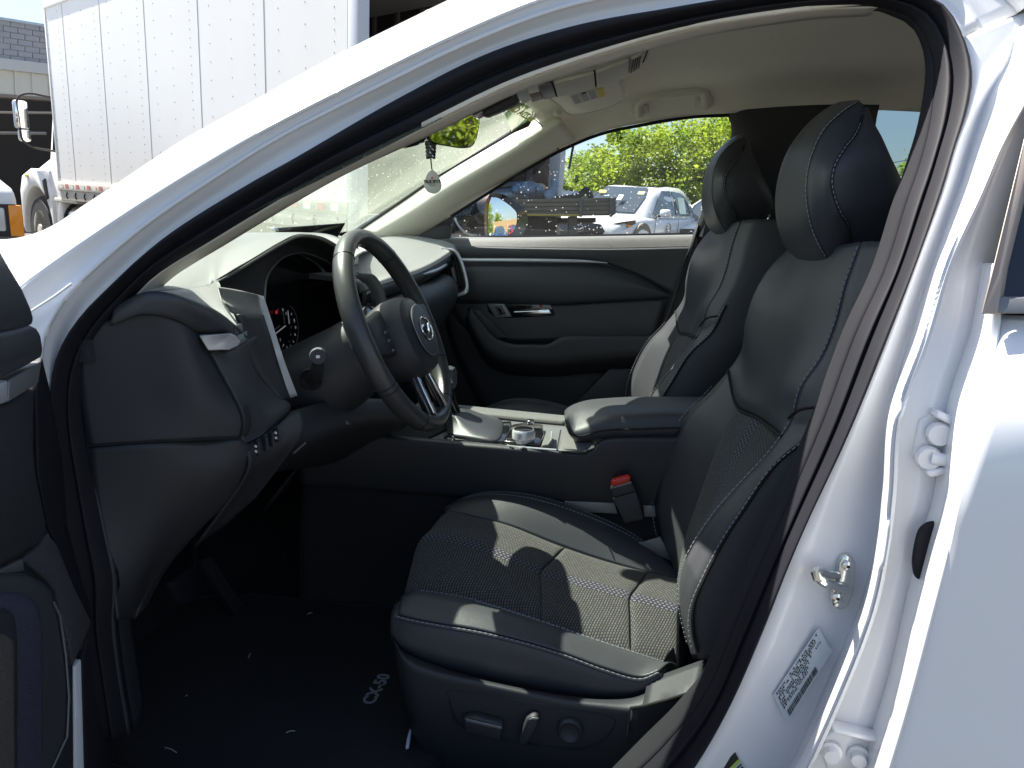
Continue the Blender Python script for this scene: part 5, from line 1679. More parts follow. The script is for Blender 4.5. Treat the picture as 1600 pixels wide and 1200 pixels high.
dpoly('speaker_mesh', ((35,874),(63,852),(76,832),(90,851),(117,917),(144,972),(115,1041),(107,1000),(98,962),(87,920),(73,906)), -.004, mat('speaker_mesh', (.05, .048, .056), .6, 0, ('f1', 420, 1.0), .3, 300), drv, .02, .003, False)
dpoly('trim_window', ((-5,893),(37,872),(39,893),(-5,899)), .000, M['greytrim'], drv, .02, .002)
pk = dpoly('door_pocket', ((-5,900),(20,896),(52,895),(73,906),(87,920),(98,962),(108,1025),(112,1053),(110,1150),(90,1200),(70,1320),(-5,1320)), .022, M['leather'], drv, .05, .012)
dpoly('pocket_panel', ((-5,925),(45,925),(62,935),(72,960),(74,1010),(74,1320),(-5,1320)), .034, mat('blue_grey_mesh', (.055, .055, .085), .45, 0, ('f1', 500, .8), .1, 200), drv, .03, .012)
dpoly('pocket_inner', ((-5,948),(20,950),(28,962),(32,985),(33,1030),(33,1320),(-5,1320)), .042, M['plastic'], drv, .02, .008)
dpoly('pocket_cloth', ((-5,988),(15,990),(26,1000),(28,1320),(-5,1320)), .047, mat('brown_grey_cloth', (.07, .062, .055), .9, 0, ('noise', 700, .8), .5, 300), drv, .02, .006)
MB().tube([dq(84, 941, .024), dq(94, 962, .024), dq(103, 1025, .024), dq(108, 1088, .024), dq(105, 1151, .024), dq(80, 1205, .024)], .0013, 6).build('pocket_piping', M['greytrim'], drv)

# ================================================================== SMALL LOOSE THINGS IN THE CAR
mat_t = tag(empty('floor_mat', at(420, 1080, Z=.30)), 'black carpet floor mat in the driver footwell with embroidered letters', 'floor mat')
def un(o, t):
    """parts of a thing whose Empty stands somewhere else"""
    o.matrix_parent_inverse = Matrix.Translation(-t.location)
    return o
fm = catmull([V(p) for p in ((-.98,-.70,.312),(-.98,-.20,.312),(-.62,-.17,.312),(-.30,-.18,.312),(-.27,-.42,.312),(-.30,-.68,.312),(-.60,-.74,.312),(-.98,-.70,.312))], 60)[:-1]
un(MB().prism(fm, V((0, 0, .010))).build('mat_pile', M['carpet'], mat_t), mat_t)
un(MB().tube([p + V((0, 0, .010)) for p in fm] + [fm[0] + V((0, 0, .01))], .004, 6).build('mat_binding', M['rubber'], mat_t), mat_t)
tx = at(589, 1076, Z=.3235)
un(lettering('embroidered_letters', 'CX-50', .034, tx, (.02, 1, 0), (-1, .02, 0), mat('thread_grey', (.24, .25, .27), .7), mat_t, False, .0008, .0006), mat_t)
slip = MB()
pts = [at(x, y, Z=.335) for x, y in ((634, 1172), (636, 1158), (641, 1140), (645, 1136), (642, 1152), (639, 1170))]
slip.prism(pts, V((0, 0, .006)))
tag(slip.build('paper_slip', mat('pale_blue_paper', (.55, .60, .75), .6), None, True, 35, .001), 'small pale blue rolled paper slip lying on the dark floor beside the driver seat', 'paper slip')
rnd = random.Random(3)
for i, (x, y, dx_, dy_, lb) in enumerate(((388, 1028, 4, -7, 'short dry straw on the dark floor mat in front of the pedals'), (447, 1145, 14, -3, 'pale straw lying crosswise on the mat near the letters'), (258, 1168, 18, 8, 'thin pale fibre on the floor by the door sill'), (480, 960, 8, -2, 'tiny pale crumb far under the dashboard on the carpet'), (290, 1088, 3, -1, 'small white crumb on the mat near the sill'))):
    a = at(x, y, Z=.327); b = at(x + dx_, y + dy_, Z=.329)
    o = MB().tube([a, a.lerp(b, .5) + V((0, 0, .002)), b], .0009, 5).build('straw', mat('straw', (.40, .39, .34), .8) if i == 0 else bpy.data.materials['straw'], None)
    tag(o, lb, 'litter')

# pendant hanging from the mirror
pd_t = tag(empty('mirror_pendant', at(673, 232, Y=-.01)), 'pale teardrop tag on a braided black cord hanging from the rear view mirror', 'pendant')
PYY = -.01
un(MB().tube(L(PYY, 672,212, 672,226), .003, 8).build('cord', M['black'], pd_t), pd_t)
kn2 = MB()
for k in range(6):
    a = at(673, 224 + k * 4.2, Y=PYY)
    kn2.tube([a + V((.0105 * math.cos(t), .0085 * math.sin(t), .0028 * math.sin(t * 2 + k))) * (1 - .05 * k) for t in [6.28318 * q / 14 for q in range(15)]], .0034, 6)
un(kn2.build('braided_knot', M['leather'], pd_t), pd_t)
for k in range(4):
    a = at(671 + (k % 2) * 4, 227 + k * 5, Y=PYY - .012)
    un(MB().tube([a, a + V((.004, 0, -.004))], .0009, 5).build('cord_fleck', M['white'], pd_t), pd_t)
un(MB().tube(L(PYY, 673,246, 674,258, 675,267), .0016, 6).build('cord', mat('olive_cord', (.10, .11, .05), .7), pd_t), pd_t)
tear = catmull(L(PYY, 675,264, 682,270, 687,279, 690,289, 688,297, 681,302, 676,302.5, 669,300, 664,294, 662.5,286, 665,277, 669,269, 675,264), 48)[:-1]
tg = un(MB().prism([p + V((0, .0016, 0)) for p in tear], V((0, -.0032, 0))).build('tag_plate', mat('tag_plastic', (.50, .50, .47), .4), pd_t, True, 35, .001), pd_t)
fy = V((0, -.0022, 0))
un(lettering('tag_lettering', 'TRUE SPOT', .0092, at(675.5, 284, Y=PYY) + fy, (1, 0, 0), (0, 0, 1), M['black'], pd_t, False, .0004, .0002, .82), pd_t)
un(MB().lathe([(0, .0004), (.0022, .0003), (.0024, 0)], at(675.5, 278, Y=PYY) + fy, (0, -1, 0), 12).build('tag_pin', M['red'], pd_t), pd_t)
un(MB().prism([at(x, y, Y=PYY) + fy for x, y in ((674.3, 278.6), (676.7, 278.6), (675.5, 281.6))], V((0, -.0004, 0))).build('tag_pin_tip', M['red'], pd_t, False), pd_t)
for y, wv in ((287.6, 7), (290.4, 4.5)):
    un(MB().tube(L(PYY - .0022, 675.5 - wv, y, 675.5 + wv, y), .0005, 5).build('tag_small_print', M['black'], pd_t), pd_t)

# ================================================================== THE LOT
GA, GB = -.062, .0342


def G(x, y):
    return GA * x + GB * y


GN = V((-GA, -GB, 1)).normalized()
FWH = V((-math.sin(YAW), math.cos(YAW), 0)); RTH = V((math.cos(YAW), math.sin(YAW), 0))


def lot(px, d):
    """a place on the lot: pixel column and distance in front of the camera"""
    p = CAM + FWH * d + RTH * ((px - 800) / FPX * d)
    return V((p.x, p.y, G(p.x, p.y)))


def frame(p, h):
    """a frame standing on the sloping lot with its x axis along h"""
    x = V((h[0], h[1], 0)); x = (x - GN * x.dot(GN)).normalized()
    y = GN.cross(x)
    m = Matrix((x, y, GN)).transposed().to_4x4()
    m.translation = V((p[0], p[1], G(p[0], p[1])))
    return m


def thing(name, p, h, label, cat, group=None):
    o = empty(name)
    o.matrix_world = frame(p, h)
    return tag(o, label, cat, group)


def asphalt():
    m = mat('asphalt', (.092, .087, .078), .85, 0, ('noise', 60, .5), .25, .8)
    return m


R_ = 160
gv = [V((x, y, G(x, y))) for x, y in ((-R_, -R_), (R_, -R_), (R_, R_), (-R_, R_))]
tag(mesh('ground', gv, [(0, 1, 2, 3)], asphalt(), None, False), kind='structure')
# painted bay lines
for i in range(4):
    a = V((7.0 + i * 2.6 * -.413, 2.2 + i * 2.6 * .91, 0)); d_ = V((.91, .413, 0)) * 5
    w_ = V((-.413, .91, 0)) * .05
    q = [a + w_, a + d_ + w_, a + d_ - w_, a - w_]
    tag(mesh('bay_line', [V((p.x, p.y, G(p.x, p.y) + .005)) for p in q], [(0, 1, 2, 3)], M['white'], None, False), kind='structure')

# ---------------------------------------------------------------- box truck
TM = {'tw': mat('truck_white', (.78, .765, .73), .42, 0, ('noise', 2.2, .12), .05, 1.6), 'tr': mat('truck_rail', (.55, .52, .46), .5, 0, None, .15, 6), 'tape_r': mat('reflector_red', (.55, .20, .18), .5), 'tape_w': mat('reflector_white', (.75, .72, .68), .5), 'tyre': mat('tyre_rubber', (.03, .03, .032), .8), 'rim': mat('cream_rim', (.62, .58, .48), .5), 'under': mat('dark_chassis', (.03, .028, .026), .8), 'frame': mat('blue_grey_post', (.55, .58, .62), .45)}
hT = V((-.838, .545, 0))
tk = thing('box_truck', (-2.13, 3.68), hT, 'white box truck with a riveted cargo body parked beside the car', 'truck')
LX = 6.06
ZT = 3.20; ZH = 2.1; ZM = 2.13
PW = LX / 5.5
for k in range(6):
    x0, x1 = k * PW, min(LX, (k + 1) * PW)
    MB().box(((x0 + x1) / 2, -.01, ZM), (x1 - x0 - .006, .02, ZH)).build('side_panel', TM['tw'], tk, False)
rv = MB()
for k in range(17):
    x = .16 + k * PW / 3
    st_ = .075 if k % 3 == 0 else .15
    n = int(2.0 / st_)
    for j in range(n):
        z = 1.2 + j * st_
        rv.add([V((x - .007, .0, z)), V((x, .0, z - .007)), V((x + .007, 0, z)), V((x, 0, z + .007)), V((x, .005, z))], [(0, 1, 4), (1, 2, 4), (2, 3, 4), (3, 0, 4)])
tag(rv.build('rivets', mat('rivet_grey', (.16, .16, .16), .5), tk, False), kind='stuff')
for k in range(6):
    MB().box((k * PW, .0012, ZM), (.008, .003, ZH)).build('panel_joint', mat('joint_grey', (.42, .42, .42), .6) if k == 0 else bpy.data.materials['joint_grey'], tk, False)
INR = mat('dark_box_lining', (.07, .052, .050), .7, 0, None, .2, 4)
cb = MB()
cb.box((LX / 2, -2.35, ZM), (LX - .02, .03, ZH))
cb.box((LX / 2, -1.19, ZT - .02), (LX - .02, 2.32, .03))
cb.box((LX - .02, -1.19, ZM), (.03, 2.32, ZH))
cb.build('cargo_box', TM['tw'], tk, False)
MB().box((LX / 2, -2.325, ZM), (LX - .06, .012, ZH - .02)).build('box_lining', INR, tk, False)
MB().box((LX - .05, -1.19, ZM), (.012, 2.28, ZH - .02)).build('box_lining', INR, tk, False)
MB().box((LX / 2, -.045, ZM), (LX - .06, .012, ZH - .02)).build('box_lining', INR, tk, False)
MB().box((LX / 2, -1.19, 1.08), (LX - .06, 2.28, .03)).build('box_floor', INR, tk, False)
RIBM = mat('lining_rib', (.22, .18, .18), .6)
for k in range(14):
    MB().box((.25 + k * .41, -2.305, ZM), (.05, .03, ZH - .04)).build('lining_rib', RIBM, tk, False)
for k in range(5):
    MB().box((LX - .075, -.3 - k * .45, ZM), (.03, .05, ZH - .04)).build('lining_rib', RIBM, tk, False)
MB().box((LX / 2, -.005, ZT), (LX + .06, .05, .12), None, .01).build('top_rail', TM['tw'], tk)
MB().box((LX / 2, .0, 1.10), (LX + .06, .05, .10), None, .006).build('bottom_rail', TM['tr'], tk)
MB().box((LX / 2, -.01, .99), (LX, .04, .12), None, .006).build('lower_rail', TM['tr'], tk)
for k in range(33):
    MB().box((.12 + k * .182, .0275, 1.10), (.095, .003, .05)).build('reflector_tape', TM['tape_r'] if k % 2 else TM['tape_w'], tk, False)
for k in range(20):
    MB().tube([V((.1 + k * .3, .014, 1.03)), V((.1 + k * .3, .026, .99)), V((.1 + k * .3, .014, .95))], .008, 5).build('rail_hook', TM['under'], tk)
MB().box((LX + .03, -.02, ZM), (.05, .06, ZH + .1), None, .01).build('front_post', TM['tw'], tk)
MB().box((-.07, -.04, 2.10), (.12, .10, 2.6), None, .01).build('rear_post', TM['frame'], tk)
MB().box((-.07, -2.33, 2.10), (.12, .08, 2.6), None, .01).build('rear_post', TM['frame'], tk)
MB().box((-.07, -1.19, ZT + .02), (.12, 2.36, .2), None, .01).build('rear_header', TM['frame'], tk)
MB().box((-.07, -1.19, .98), (.12, 2.36, .16), None, .01).build('rear_sill', TM['frame'], tk)
MB().box((3.0, -1.25, .80), (6.6, .9, .22)).build('chassis', TM['under'], tk, False)
ft = MB().tube([V((5.55, -.28, .66)), V((6.30, -.28, .66))], .24, 24).build('fuel_tank', M['steel'], tk)
for x in (5.72, 6.12):
    MB().tube([V((x, -.28 + .25 * math.cos(t), .66 + .25 * math.sin(t))) for t in [6.28318 * q / 20 for q in range(21)]], .016, 6).build('tank_strap', TM['under'], ft)
MB().box((5.95, -.14, .92), (.8, .28, .05), None, .01).build('step_plate', TM['tr'], tk)


def wheel_at(parent, x, y, r=.48, w_=.26, rim=None, tyre=None, side=1, holes=8):
    wl_ = MB().lathe([(r * .60, -w_ / 2), (r * .92, -w_ / 2), (r, -w_ * .3), (r, w_ * .3), (r * .92, w_ / 2), (r * .60, w_ / 2)], V((x, y, r)), (0, 1, 0), 36).build('wheel', tyre or TM['tyre'], parent)
    s = side
    rm = MB().lathe([(r * .61, s * w_ * .5), (r * .57, s * w_ * .42), (r * .50, s * w_ * .30), (r * .22, s * w_ * .36), (r * .20, s * w_ * .55), (0, s * w_ * .57)], V((x, y, r)), (0, 1, 0), 32).build('rim', rim or TM['rim'], wl_)
    for k in range(holes):
        t = 6.28318 * k / holes
        MB().lathe([(r * .065, s * w_ * .345), (0, s * w_ * .348)], V((x + r * .38 * math.cos(t), y, r + r * .38 * math.sin(t))), (0, 1, 0), 10).build('rim_hole', TM['under'], wl_)
    return wl_


wheel_at(tk, 7.08, -.16, .47, .27)
wheel_at(tk, 1.2, -.20, .50, .28)
MB().box((-.145, -2.34, 1.86), (.04, .06, .20), None, .01).build('marker_lamp', M['red'], tk)
MB().box((-.145, -2.34, 2.05), (.04, .05, .08), None, .01).build('hinge_block', TM['under'], tk)
MB().tube(catmull([V((-.14, -2.42, 1.55)), V((-.16, -2.46, 1.85)), V((-.17, -2.52, 1.95)), V((-.16, -2.58, 1.88))], 12), .012, 6).build('door_hook', TM['under'], tk)
cabp = [(6.15, .70), (6.15, 2.35), (6.3, 2.45), (7.0, 2.45), (7.15, 2.32), (7.52, 1.46), (8.40, 1.24), (8.55, 1.05), (8.55, .62), (7.7, .60)]
MB().prism([V((x, -.34, z)) for x, z in cabp], V((0, -1.8, 0))).build('cab', TM['tw'], tk, True, 35, .05)
arch = [V((7.08 + .60 * math.cos(t), .0, .47 + .60 * math.sin(t))) for t in [math.radians(a) for a in range(-6, 192, 11)]]
outer = [V((7.74, .0, .50)), V((7.74, .0, 1.00)), V((7.60, .0, 1.20)), V((7.2, .0, 1.30)), V((6.7, .0, 1.26)), V((6.44, .0, 1.0)), V((6.40, .0, .42))]
vs = []
MB().prism(outer + arch[::-1], V((0, -.36, 0))).build('front_fender', TM['tw'], tk, True, 35, .02)
MB().prism([V((6.44, -.03, .40)), V((6.60, -.03, 1.28)), V((6.16, -.03, 1.34)), V((6.16, -.03, .45))], V((0, -.30, 0))).build('cab_step_panel', TM['tw'], tk, True, 35, .03)
MB().prism([V((7.30, -.33, 1.56)), V((7.06, -.33, 2.18)), V((6.30, -.33, 2.22)), V((6.30, -.33, 1.56))], V((0, .008, 0))).build('cab_window', M['dark_glass'], tk, False)
MB().box((7.35, .008, 1.20), (.11, .02, .035), None, .006).build('side_marker', mat('yellow_marker', (.75, .6, .05), .3), tk)
MB().box((6.62, .006, 1.04), (.12, .02, .26), Matrix.Rotation(.25, 3, 'Y'), .01).build('fender_vent', TM['under'], tk)
br_ = MB().tube(catmull([V((7.10, -.30, 2.24)), V((7.12, -.02, 2.25)), V((7.15, .08, 2.18)), V((7.16, .08, 1.9)), V((7.15, .07, 1.66)), V((7.12, -.02, 1.58)), V((7.10, -.32, 1.54))], 40), .014, 8).build('mirror_bracket', TM['under'], tk)
MB().box((7.20, .05, 1.98), (.08, .17, .36), None, .035).build('wing_mirror', TM['frame'], br_)
MB().box((7.155, .05, 1.98), (.012, .145, .33), None, .004).build('mirror_glass', M['mirror'], br_)
MB().box((7.20, .03, 1.72), (.07, .15, .16), None, .035).build('convex_mirror', TM['tw'], br_)
MB().box((7.16, .03, 1.72), (.012, .125, .13), None, .004).build('mirror_glass', M['mirror'], br_)

# ---------------------------------------------------------------- old white van at the far left
hV = V((.838, -.545, 0))
vp = lot(45, 6.2)
vn = thing('parked_van', (vp.x, vp.y), hV, 'old white van with a square headlight and amber corner lamp, cut by the left edge', 'van')
VWH = mat('van_white', (.70, .71, .73), .35, 0, None, .04, 2, coat=.4)
hullp = [(0, .55), (0, 1.02), (-.06, 1.10), (-.95, 1.30), (-1.55, 1.95), (-4.6, 2.0), (-4.75, 1.2), (-4.75, .45), (-.1, .42)]
MB().prism([V((x, 0, z)) for x, z in hullp], V((0, -1.85, 0))).build('body', VWH, vn, True, 35, .05)
MB().box((.02, -.93, .63), (.16, 1.86, .16), None, .03).build('bumper', VWH, vn)
MB().box((.015, -.93, .53), (.15, 1.80, .06), None, .02).build('bumper_skirt', TM['under'], vn)
hl_ = MB().box((.012, -.28, .84), (.05, .52, .26), None, .01).build('headlight', TM['under'], vn)
MB().box((.035, -.31, .85), (.03, .40, .19), None, .02).build('headlight_lens', mat('headlight_glass', (.55, .56, .55), .15, coat=.6), hl_)
MB().box((-.01, -.035, .84), (.11, .10, .25), None, .012).build('corner_lamp', M['amber'], vn)
MB().box((.01, -1.0, .86), (.05, .8, .28), None, .01).build('grille', TM['under'], vn)
vm = MB().box((-1.45, .13, 1.42), (.16, .20, .26), None, .05).build('wing_mirror', TM['under'], vn)
MB().box((-1.36, .13, 1.42), (.02, .16, .21), None, .01).build('mirror_back', mat('grey_plastic', (.30, .30, .30), .6), vm)
MB().tube([V((-1.4, .1, 1.30)), V((-1.35, -.05, 1.22))], .02, 8).build('mirror_arm', TM['under'], vm)
MB().box((-.5, .004, .95), (1.0, .01, .02)).build('body_crease', mat('van_shadow_grey', (.3, .3, .32), .5), vn)
wheel_at(vn, -.95, -.10, .34, .2)

# ---------------------------------------------------------------- building behind the truck
bd0 = lot(30, 15.5); bdir = V((.35, .937, 0)).normalized(); bn = V((bdir.y, -bdir.x, 0))
if bn.dot(CAM - bd0) < 0: bn = -bn
bt = thing('workshop_building', (bd0.x, bd0.y), bdir, 'grey block workshop with a metal fascia and a dark open bay behind the white truck', 'building')
MI = bt.matrix_world.inverted()
WN = bn


def wq(px, py, o=0.0):
    return MI @ (ip(px, py, bd0, WN) + WN * o)


BLK = mat('grey_block', (.34, .35, .38), .9, 0, ('noise', 40, .6), .15, 3)
MOR = mat('mortar', (.46, .46, .47), .9)
def wl(x, y0, k): return y0 + k * x
XS0, XS1 = -260, 150
rdn = random.Random(2)
def lv_(t, x):      # t 0 at the roofline, 1 at the top of the band
    return (30 + .162 * x) * (1 - t) + (94 + .118 * x) * t
MB().prism([wq(XS0, lv_(0, XS0), -.03), wq(XS1, lv_(0, XS1), -.03), wq(XS1, lv_(1, XS1), -.03), wq(XS0, lv_(1, XS0), -.03)], MI.to_3x3() @ (-WN * .25)).build('upper_wall', MOR, bt, False)
for r in range(7):
    t0, t1 = r / 7 + .008, (r + 1) / 7 - .008
    x = XS0 + (12 if r % 2 else 0)
    while x < XS1 - 25:
        x1 = x + 23
        MB().prism([wq(x + .6, lv_(t0, x), 0), wq(x1 - .6, lv_(t0, x1), 0), wq(x1 - .6, lv_(t1, x1), 0), wq(x + .6, lv_(t1, x), 0)], MI.to_3x3() @ (-WN * .06)).build('block', BLK, bt, False)
        x = x1
MB().prism([wq(XS0, lv_(0, XS0) - 3, .05), wq(XS1, lv_(0, XS1) - 3, .05), wq(XS1, lv_(0, XS1) + 1, .05), wq(XS0, lv_(0, XS0) + 1, .05)], MI.to_3x3() @ (-WN * .3)).build('roof_flashing', mat('pale_blue_flashing', (.45, .55, .62), .4), bt)
def band(y0, k0, y1, k1, name, m_, o):
    return MB().prism([wq(XS0, y0 + k0 * XS0, o), wq(XS1, y0 + k0 * XS1, o), wq(XS1, y1 + k1 * XS1, o), wq(XS0, y1 + k1 * XS0, o)], MI.to_3x3() @ (-WN * .2)).build(name, m_, bt, False)
band(92, .118, 109, .112, 'fascia', mat('fascia_metal', (.50, .50, .50), .45), .12)
SID = mat('cream_siding', (.58, .56, .50), .5, 0, None, .06, 3)
band(109, .112, 147, .075, 'siding', SID, .02)
for x in range(-250, 150, 27):
    MB().prism([wq(x, 109 + .112 * x, .055), wq(x + 4, 109 + .112 * x, .055), wq(x + 6, 147 + .075 * x, .055), wq(x + 2, 147 + .075 * x, .055)], MI.to_3x3() @ (-WN * .04)).build('siding_rib', SID, bt, False)
band(147, .075, 152, .07, 'bay_header', mat('header_brown', (.20, .17, .14), .6), .06)
ins_ = MB()
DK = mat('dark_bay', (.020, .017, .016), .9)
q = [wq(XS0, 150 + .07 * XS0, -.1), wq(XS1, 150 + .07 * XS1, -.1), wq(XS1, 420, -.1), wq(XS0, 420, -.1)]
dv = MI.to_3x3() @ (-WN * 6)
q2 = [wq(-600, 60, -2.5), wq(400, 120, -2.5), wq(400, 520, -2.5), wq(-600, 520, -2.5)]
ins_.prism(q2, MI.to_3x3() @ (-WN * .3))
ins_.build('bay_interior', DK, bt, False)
MB().tube([wq(XS0, 192, -2), wq(XS1, 199, -2)], .04, 6).build('bay_pipe', mat('pipe_grey', (.22, .21, .2), .6), bt)
MB().tube([wq(XS0, 165, -1), wq(XS1, 171, -1)], .03, 6).build('bay_pipe', bpy.data.materials['pipe_grey'], bt)


# ---------------------------------------------------------------- parked cars
def make_car(p, h, paint, label, group=None, name='parked_car', full=True):
    t = thing(name, p, h, label, 'car', group)
    st = [(-2.28, .55, .80, .98), (-2.22, .40, .86, 1.02), (-1.9, .26, .91, 1.05), (-1.0, .22, .925, 1.03), (0, .22, .925, 1.01), (.9, .22, .925, 1.00), (1.15, .22, .92, 1.00), (1.7, .24, .90, .95), (2.05, .28, .86, .90), (2.22, .40, .78, .84), (2.27, .50, .70, .76)]
    vs, fs = [], []
    n = 13
    for x, zb, hw, zt in st:
        half = [(0, zb), (hw * .85, zb), (hw * .97, zb + .12), (hw, (zb + zt) * .5), (hw * .985, zt - .12), (hw * .92, zt - .02), (hw * .6, zt + .03)]
        ring = half + [(0, zt + .05)] + [(-y, z) for y, z in half[:0:-1]]
        n = len(ring)
        vs += [V((x, y, z)) for y, z in ring]
    fs = [(i * n + j, i * n + (j + 1) % n, (i + 1) * n + (j + 1) % n, (i + 1) * n + j) for i in range(len(st) - 1) for j in range(n)]
    fs += [tuple(range(n)), tuple((len(st) - 1) * n + j for j in range(n - 1, -1, -1))]
    b = MB().add(vs, fs).build('body', paint, t, True, 50)
    # cabin: base and roof outlines
    base = [(1.18, .60), (.85, .80), (-.2, .845), (-1.3, .84), (-1.95, .76), (-2.12, .5)]
    mid_ = [(.62, .60), (.42, .72), (-.3, .74), (-1.2, .73), (-1.70, .67), (-1.95, .46)]
    roof = [(.20, .48), (.05, .575), (-.4, .60), (-1.1, .59), (-1.52, .54), (-1.72, .38)]
    rr = []
    for out_, z in ((base, 1.0), (mid_, 1.40), (roof, 1.60)):
        rr.append([V((x, y, z + (.04 if z > 1.5 and -1.2 < x < -.1 else 0))) for x, y in out_] + [V((x, -y, z + (.04 if z > 1.5 and -1.2 < x < -.1 else 0))) for x, y in out_[::-1]])
    vs = rr[0] + rr[1] + rr[2]
    n = 12
    fs = [(i * n + j, i * n + (j + 1) % n, (i + 1) * n + (j + 1) % n, (i + 1) * n + j) for i in range(2) for j in range(n)] + [tuple(2 * n + j for j in range(n))]
    MB().add(vs, fs).build('cabin', paint, t, True, 60)
    MB().add([V((x, y, z)) for x, y, z in ((.1, .40, 1.622), (.1, -.40, 1.622), (-1.5, -.36, 1.625), (-1.5, .36, 1.625))], [(0, 1, 2, 3)]).build('roof_panel', paint, t, False)
    GL = CARGLASS

    def pane(name, pts, off):
        return MB().prism([V(p) + V(off) for p in pts], V(off) * -.6).build(name, GL, t, False)
    ws = pane('windscreen', [(1.10, .56, 1.06), (1.10, -.56, 1.06), (.64, -.58, 1.38), (.27, -.46, 1.57), (.27, .46, 1.57), (.64, .58, 1.38)], (.022, 0, .022))
    for s in (1, -1):
        pane('side_window', [(.74, s * .80, 1.06), (.38, s * .725, 1.38), (.05, s * .645, 1.535), (-.38, s * .655, 1.55), (-.38, s * .84, 1.06)], (.0, s * .022, .006))
        pane('side_window', [(-.46, s * .84, 1.06), (-.46, s * .655, 1.55), (-1.08, s * .65, 1.53), (-1.22, s * .73, 1.38), (-1.28, s * .835, 1.06)], (.0, s * .022, .006))
        pane('quarter_window', [(-1.36, s * .83, 1.08), (-1.26, s * .725, 1.38), (-1.16, s * .65, 1.50), (-1.45, s * .64, 1.43), (-1.75, s * .76, 1.12)], (.0, s * .022, .006))
        mr = MB().box((.62, s * 1.02, 1.10), (.14, .22, .15), None, .05).build('door_mirror', paint, t)
        MB().tube([V((.62, s * .93, 1.06)), V((.66, s * .84, 1.02))], .03, 8).build('mirror_foot', M['plastic'], mr)
        hl = MB().prism([V((2.21, s * .46, .73)), V((2.225, s * .46, .82)), V((2.13, s * .77, .90)), V((1.80, s * .895, .945)), V((1.80, s * .905, .88)), V((2.12, s * .80, .76))], V((.012, s * .02, .004))).build('headlight', M['piano'], t, True, 35, .006)
        MB().lathe([(.045, 0), (.03, .01), (0, .014)], V((2.14, s * .72, .815)), (.75, s * .5, .1), 16).build('headlight_lens', M['chrome'], hl)
        MB().box((1.99, s * .865, .84), (.10, .05, .04), Matrix.Rotation(-s * .5, 3, 'Z'), .01).build('turn_lamp', M['amber'], hl)
        for x in (1.42, -1.38):
            wheel_at(t, x, s * .80, .355, .22, M['greytrim'], None, s, 5)
            ar = []
            for a in range(-8, 189, 14):
                t_ = math.radians(a)
                ar.append((V((x + .375 * math.cos(t_), s * .905, .40 + .375 * math.sin(t_))), V((x + .50 * math.cos(t_), s * .93, .40 + .50 * math.sin(t_)))))
            vs = [q for pr_ in ar for q in pr_]
            vs2 = [q + V((0, -s * .14, 0)) for q in vs]
            m_ = len(ar)
            fs = [(2 * i, 2 * i + 1, 2 * i + 3, 2 * i + 2) for i in range(m_ - 1)] + [(2 * i + 2 * m_, 2 * i + 2 + 2 * m_, 2 * i + 3 + 2 * m_, 2 * i + 1 + 2 * m_) for i in range(m_ - 1)] + [(2 * i + 1, 2 * i + 1 + 2 * m_, 2 * i + 3 + 2 * m_, 2 * i + 3) for i in range(m_ - 1)] + [(2 * i, 2 * i + 2, 2 * i + 2 + 2 * m_, 2 * i + 2 * m_) for i in range(m_ - 1)]
            MB().add(vs + vs2, fs).build('wheel_arch', CLAD, t)
            MB().lathe([(.385, 0), (.0, .001)], V((x, s * .885, .36)), (0, s, 0), 24).build('arch_well', TM['under'], t, False)
        MB().box((0, s * .93, .30), (2.0, .03, .16), None, .01).build('sill_cladding', CLAD, t)
        for x in (.86, -.42, -1.30):
            MB().box((x, s * .928, .70), (.008, .006, .55)).build('door_gap', M['seam'], t)
        MB().box((.05, s * .935, .90), (.18, .03, .03), None, .01).build('door_handle', paint, t)
    MB().prism([V((2.25, .42, .84)), V((2.26, .0, .87)), V((2.25, -.42, .84)), V((2.26, -.52, .72)), V((2.27, -.40, .52)), V((2.27, .40, .52)), V((2.26, .52, .72))], V((.02, 0, 0))).build('grille', M['piano'], t, True, 35, .006)
    MB().box((2.24, 0, .36), (.10, 1.2, .10), None, .03).build('bumper', CLAD, t)
    e_ = MB().tube([V((2.30, .085 * math.cos(a), .74 + .065 * math.sin(a))) for a in [6.28318 * k / 24 for k in range(25)]], .009, 6).build('emblem', M['chrome'], t)
    MB().tube([V((2.30, .08, .76)), V((2.30, .03, .73)), V((2.30, 0, .72)), V((2.30, -.03, .73)), V((2.30, -.08, .76))], .009, 6).build('emblem_wing', M['chrome'], e_)
    return t


CARGLASS = mat('car_glass', (.035, .05, .065), .06, coat=.5)
CLAD = mat('grey_cladding', (.20, .19, .16), .7)
WP = mat('car_white', (.78, .78, .78), .25, coat=.5)
NV = mat('car_navy', (.035, .055, .10), .25, coat=.6)
BL = mat('car_blue', (.03, .09, .22), .25, coat=.6)
RD = mat('car_red', (.35, .02, .03), .25, coat=.6)
hS = V((-.40, -.915, 0))
fp = lot(905, 15.3); c_ = fp - hS * 2.3
suv = make_car((c_.x, c_.y), hS, WP, 'white crossover with logo decals on its door, parked facing us beyond the flatbed')
suv.scale = (1.07, 1.07, 1.07)
